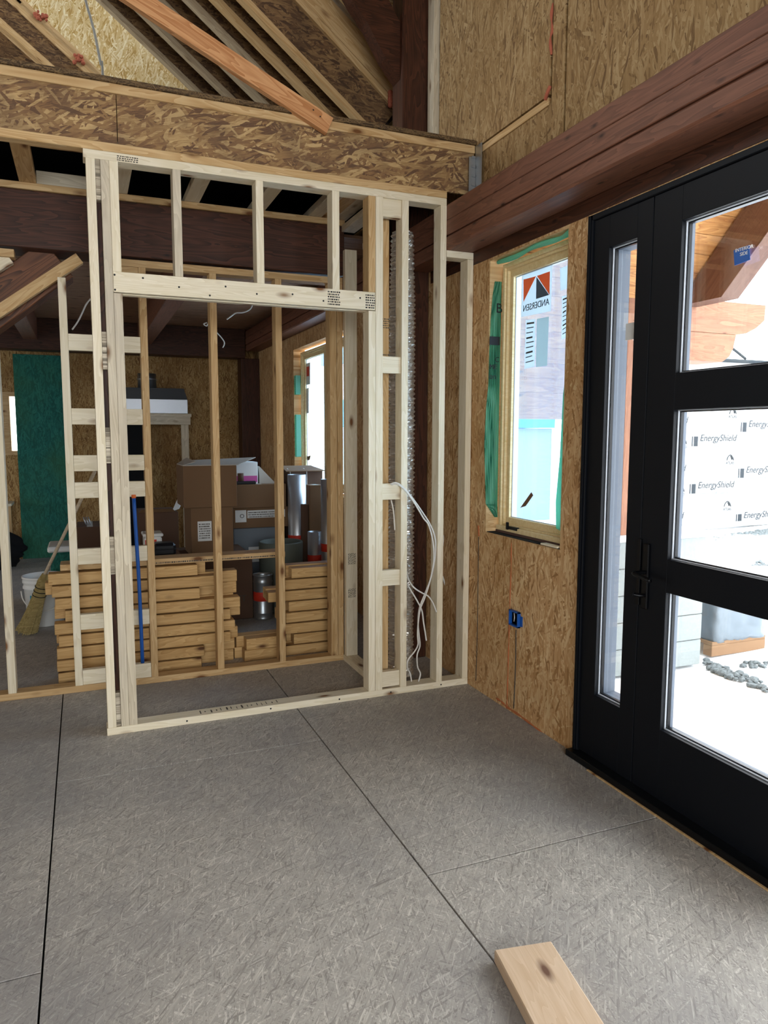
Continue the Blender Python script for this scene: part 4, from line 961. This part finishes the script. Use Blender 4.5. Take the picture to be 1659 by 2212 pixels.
jl2 = thing('white_tub', 'white lidded tub with red lettering on the dark carton', 'tub', (xx0+.07, 5.7, z1))
u_a = ony(308, 1150, 5.7).x; u_b = ony(352, 1150, 5.7).x
bx('tub_body', u_a+.01, u_b-.01, 5.68, 5.86, z1+.001, z1+.13, 'white', jl2, None, .012); bx('lid', u_a, u_b, 5.67, 5.87, z1+.131, z1+.155, 'white', jl2, None, .008)
bx('print', u_a+.015, u_b-.05, 5.6785, 5.68, z1+.05, z1+.11, 'redtape', jl2, None, 0)
t, x0, x1, zb, z1 = carton('cardboard_box', 'plain brown carton between the pale stud and the ladder blocks', 166, 222, 6.95, .45, 1138, None, 'card_dk', .001)
for k in range(3):
    p = ony(186+5*k, 1135, 7.1); o = tube('metal_rod', [(p.x, 7.1, z1+.002), (p.x-.02, 7.12, z1+.07)], .006, 'steel', None, 8, False); tag(o, ('short bright metal rod standing on the brown carton, first', 'short bright metal rod standing on the brown carton, middle', 'short bright metal rod standing on the brown carton, last')[k], 'rod', 'metal rods')
# long table board behind: white shelf edge at the ladder bay
tt = thing('storage_tote', 'clear lidded green storage tote behind the lumber stack', 'tote', (-.15, 7.1, 0))
ta, tb_ = ony(103, 1210, 6.9).x, ony(158, 1210, 6.9).x; tz = ony(120, 1182, 6.9).z
bx('tote_body', ta+.02, tb_, 6.92, 7.3, .001, tz-.05, 'osb_green', tt, None, .02); bx('lid', ta, tb_+.02, 6.9, 7.32, tz-.05, tz, 'white', tt, None, .012)
# bucket
bk = thing('bucket', 'white plastic pail with a blue label on the floor beside the broom', 'bucket', (-.335, 6.38, 0))
lathe('pail', [(.0, .001), (.125, .001), (.132, .01), (.150, .30), (.158, .305), (.158, .318), (.152, .32), (.152, .345), (.160, .35), (.160, .365), (.153, .38), (.163, .385), (.163, .40), (.150, .40), (.146, .30), (.12, .02), (0, .02)], (-.335, 6.38, 0), 'white', bk)
h_ = [(-.335-.16*math.cos(a), 6.23-.02*math.sin(a), .31-.17*math.sin(a)) for a in [math.pi*k/8 for k in range(9)]]
tube('handle', h_, .005, 'cable', bk, 6)
lb2 = [(-.335+.1475*math.sin(a), 6.38-.1475*math.cos(a)) for a in (-.75, -.6, -.45, -.3, -.15)]
bm = bmesh.new(); va = [bm.verts.new((x, y, .10)) for x, y in lb2]; vb = [bm.verts.new((x-.0, y-.006, .26)) for x, y in lb2]
for i in range(4): bm.faces.new((va[i], va[i+1], vb[i+1], vb[i]))
lab(link('label', finish(bm, 'label'), 'teal', bk, Vector((0, 0, 0))), 'pale blue paper label')
# box beside the bucket
bs_ = thing('grey_carton', 'pale grey carton with a small dark label behind the broom', 'box', (-.1, 6.6, 0))
bx('carton_body', -.17, .10, 6.58, 6.88, .001, .34, 'appliance', bs_, None, .008); bx('shipping_label', -.10, -.02, 6.577, 6.58, .16, .25, 'ink_soft', bs_, None, 0)
# broom
br = thing('broom', 'straw broom leaning head down beside the white pail', 'broom', (-.47, 6.12, 0))
B0, B1 = Vector((-.455, 6.12, .02)), ony(205, 1018, 5.75); hd_ = (B1-B0).normalized(); Bn = ony(97, 1240, 6.0)
tube('handle', [Bn-(B1-Bn).normalized()*.05, Bn, (Bn+B1)/2, B1], .0125, 'broomstick', br, 12, False)
def bristles(name, r0, n, sd):
    bm = bmesh.new(); r = random.Random(sd); o = Bn.copy()
    end = Vector((-.43, 6.1, .012))
    ax = (end-Bn).normalized(); s1_ = ax.cross(Vector((0, 1, 0))).normalized(); s2_ = ax.cross(s1_)
    for k in range(n):
        a = r.uniform(0, 2*math.pi); q = math.sqrt(r.random())
        off0 = (s1_*math.cos(a)+s2_*math.sin(a))*q
        pts = []
        for t in (0, .12, .28, .55, .8, 1.0):
            rad = (.018, .038, .042, .052, .066, .080)[(0, .12, .28, .55, .8, 1.0).index(t)]
            p = Bn+(end-Bn)*t+off0*rad+Vector((-.03*t*t, 0, 0))
            if t == 1.0: p += ax*r.uniform(-.03, .0)
            p.z = max(p.z, .006)
            pts.append(p-o)
        w = .0035
        for A, B in zip(pts, pts[1:]):
            tdir = (B-A).normalized(); e1 = tdir.orthogonal().normalized()*w; e2_ = tdir.cross(e1)
            q1 = [bm.verts.new(A+d_) for d_ in (e1, e2_*1, -e1)]; q2 = [bm.verts.new(B+d_) for d_ in (e1, e2_*1, -e1)]
            for i in range(3): bm.faces.new((q1[i], q1[(i+1) % 3], q2[(i+1) % 3], q2[i]))
    return link(name, finish(bm, name), 'straw', br, o)
bristles('bristles', .05, 420, 6)
for t in (.22, .29, .36):
    c = Bn+(Vector((-.43, 6.1, .012))-Bn)*t+Vector((-.03*t*t, 0, 0)); ax = (Vector((-.43, 6.1, .012))-Bn).normalized()
    s1_ = ax.cross(Vector((0, 1, 0))).normalized(); s2_ = ax.cross(s1_); rad = .045+.02*(t-.2)
    P = [c+(s1_*math.cos(a)+s2_*math.sin(a))*rad for a in [2*math.pi*k/16 for k in range(17)]]
    tube('stitching', P, .003, 'ink', br, 6, False)
# metal duct rolls, can, tub
def roll(label, u, v_top, y, r, bands, grp='metal duct rolls'):
    c = ony(u, 1200, y); zt = ony(u, v_top, y).z
    t = thing('duct_roll', label, 'duct', (c.x, y+r, 0), grp)
    lathe('sheet_cylinder', [(r-.004, .001), (r, .004), (r, zt), (r-.004, zt), (r-.004, .02)], (c.x, y+r, 0), 'steel', t, 36)
    for v in bands:
        za = ony(u, v, y).z; lab(lathe('tape_band', [(r+.0005, za-.035), (r+.002, za-.034), (r+.002, za+.034), (r+.0005, za+.035)], (c.x, y+r, 0), 'redtape', t, 36), 'red tape band')
    return t
roll('wide shiny metal duct roll with a red band below the window', 648, 1026, 6.45, .085, [1165])
roll('slim metal duct roll with a low red band between the brown cartons', 684, 1150, 6.15, .062, [1208])
roll('tall metal duct roll with a red band nearest the closet stud', 715, 1036, 6.05, .066, [1184])
t, x0, x1, zb, z1 = carton('cardboard_box', 'tall dark carton with splayed top standing behind the duct rolls', 622, 697, 6.66, .4, 1018, None, 'card_dk', .001, seam=False)
prism('flap', [(x0-.03, 6.62, z1), (x1+.01, 6.62, z1), (x1, 7.05, z1+.03), (x0+.02, 7.05, z1+.03)], (0, 0, .008), 'card', t)
for xx in (x0+.02, x1-.16): tube('strap', [(xx, 6.655, .2), (xx, 6.655, z1+.004), (xx+.01, 6.8, z1+.02)], .004, 'cable', t, 6, False)
t, x0, x1, zb, z1 = carton('cardboard_box', 'narrow brown carton standing between two duct rolls', 669, 698, 6.30, .12, 1048, None, 'card', .001)
t, x0, x1, zb, z1 = carton('cardboard_box', 'low brown carton in front of the wide duct roll', 653, 666, 6.33, .06, 1090, None, 'card_dk', .001)
c = ony(628, 1200, 5.6)
o = lathe('round_tub', [(0, .001), (.18, .001), (.185, .01), (.19, ony(628, 1190, 5.6).z-.01), (.185, ony(628, 1190, 5.6).z), (.17, ony(628, 1190, 5.6).z), (.165, .03), (0, .03)], (c.x+.06, 6.15, 0), 'tub', None, 40); tag(o, 'grey green round tub behind the smaller lumber stack', 'tub')
cn = thing('metal_pail', 'silver metal pail with a red label standing between the stacks', 'pail', (1.335, 5.9, 0))
ch = ony(559, 1243, 5.85).z; cr_ = .078
lathe('pail', [(0, .001), (cr_, .001), (cr_+.003, .006), (cr_, .014), (cr_, .05), (cr_+.003, .055), (cr_, .06), (cr_, ch-.07), (cr_+.004, ch-.06), (cr_, ch-.05), (cr_, ch-.01), (cr_+.005, ch-.005), (cr_+.004, ch), (cr_-.004, ch), (cr_-.006, ch-.02), (cr_-.006, .03), (0, .03)], (1.335, 5.9, 0), 'galv', cn, 36)
lathe('label', [(cr_+.0008, ch*.42), (cr_+.0016, ch*.42+.001), (cr_+.0016, ch*.62), (cr_+.0008, ch*.62+.001)], (1.335, 5.9, 0), 'redtape', cn, 36)
# range hood on the far wall, on its stand
YH = 9.42
hx0, hx1 = ony(272, 865, YH).x, ony(400, 865, YH).x; hz0, hz1, hz2 = ony(340, 893, YH).z, ony(340, 862, YH).z, ony(340, 838, YH).z
hd2 = thing('range_hood', 'steel and black range hood on a timber stand at the far wall', 'range hood', ((hx0+hx1)/2, YH+.2, hz0))
bx('steel_body', hx0, hx1+.03, YH, YB, hz0, hz1, 'steel', hd2, None, .004)
prism('black_top', [(hx0, YH+.02, hz1), (hx1+.03, YH+.02, hz1), (hx1-.01, YH+.02, hz2), (hx0, YH+.02, hz2)], (0, YB-YH-.03, 0), 'darkplastic', hd2)
cxh = ony(318, 825, YH+.15).x
lathe('vent_collar', [(.11, hz2), (.11, hz2+.10), (.118, hz2+.105), (.118, hz2+.12), (.11, hz2+.125), (.11, hz2+.18), (.104, hz2+.18), (.104, hz2+.02)], (cxh, YH+.18, 0), 'galv', hd2, 36)
std = thing('timber_stand', 'grey two by four stand carrying the range hood', 'stand', ((hx0+hx1)/2, YH+.2, 0))
sx1 = ony(413, 905, YH).x
bx('top_board', hx0-.3, sx1, YH-.03, YB-.002, hz0-.04, hz0-.0005, 'spf_grey', std, 'x'); bx('rail', hx0-.3, sx1-.01, YH-.01, YH+.03, hz0-.135, hz0-.0405, 'spf_grey', std, 'x')
bx('leg', sx1-.12, sx1-.03, YH+.031, YH+.07, .001, hz0-.0405, 'spf_grey', std, 'z'); bx('leg', hx0-.28, hx0-.19, YH+.031, YH+.07, .001, hz0-.0405, 'spf_grey', std, 'z')
nz = ony(290, 978, YH).z
dbx = bx('dark_cabinet', hx0-.1, ony(316, 940, YH+.1).x, YH+.10, YB-.01, .001, hz0-.14, 'void', None, None); tag(dbx, 'black cabinet standing under the timber stand', 'cabinet')
# green sheathing sheet against the far wall
gx0, gx1 = ony(38, 980, YB-.02).x, ony(152, 980, YB-.02).x
gp = bx('sheathing_board', gx0, gx1, YB-.022, YB-.002, .001, 2.47, 'osb_green', None, None, .001); tag(gp, 'tall green coated sheathing panel against the far wall', 'panel')
bn = thing('work_bench', 'low pale bench board beyond the green panel', 'bench', (-1.1, 9.5, 0))
zbn = ony(30, 1087, 9.5).z; bx('bench_top', -1.9, -.80, 9.45, YB-.03, zbn-.03, zbn, 'spf', bn, 'x'); bx('leg', -.9, -.81, 9.47, 9.51, .001, zbn-.031, 'spf_old', bn, 'z'); bx('leg', -1.85, -1.76, 9.47, 9.51, .001, zbn-.031, 'spf_old', bn, 'z')
bm = bmesh.new(); rs = random.Random(8)
bmesh.ops.create_icosphere(bm, subdivisions=4, radius=1)
for v in bm.verts:
    n_ = 1+.10*math.sin(v.co.x*7+v.co.z*5)*math.cos(v.co.y*6)+.05*math.sin(v.co.z*17+v.co.x*13)
    v.co = Vector((v.co.x*.38*n_, v.co.y*.17*n_, .21+max(v.co.z, -.9)*.23*n_))
    v.co.z = max(v.co.z, .001)
o = link('dark_sack', finish(bm, 'dark_sack', True), 'void', None, Vector((-1.05, 9.15, 0))); tag(o, 'dark crumpled sack under the bench', 'sack')

# ------------------------------------------------------------------ loose board near the viewer
P0, P1 = Vector((1.049, 1.702, 0)), Vector((1.224, 1.671, 0)); dirb = Vector((-.20, -1, 0)).normalized()
dirb = Vector((P1.y-P0.y, -(P1.x-P0.x), 0)).normalized(); wv = (P1-P0); c0 = (P0+P1)/2
lbz = bar('loose_plank', c0+Vector((0, 0, .0205)), c0+dirb*1.6+Vector((0, 0, .0205)), wv.length, .039, (0, 0, 1), 'loose', None, .003); tag(lbz, 'loose pale two by eight plank lying on the grey subfloor', 'lumber')
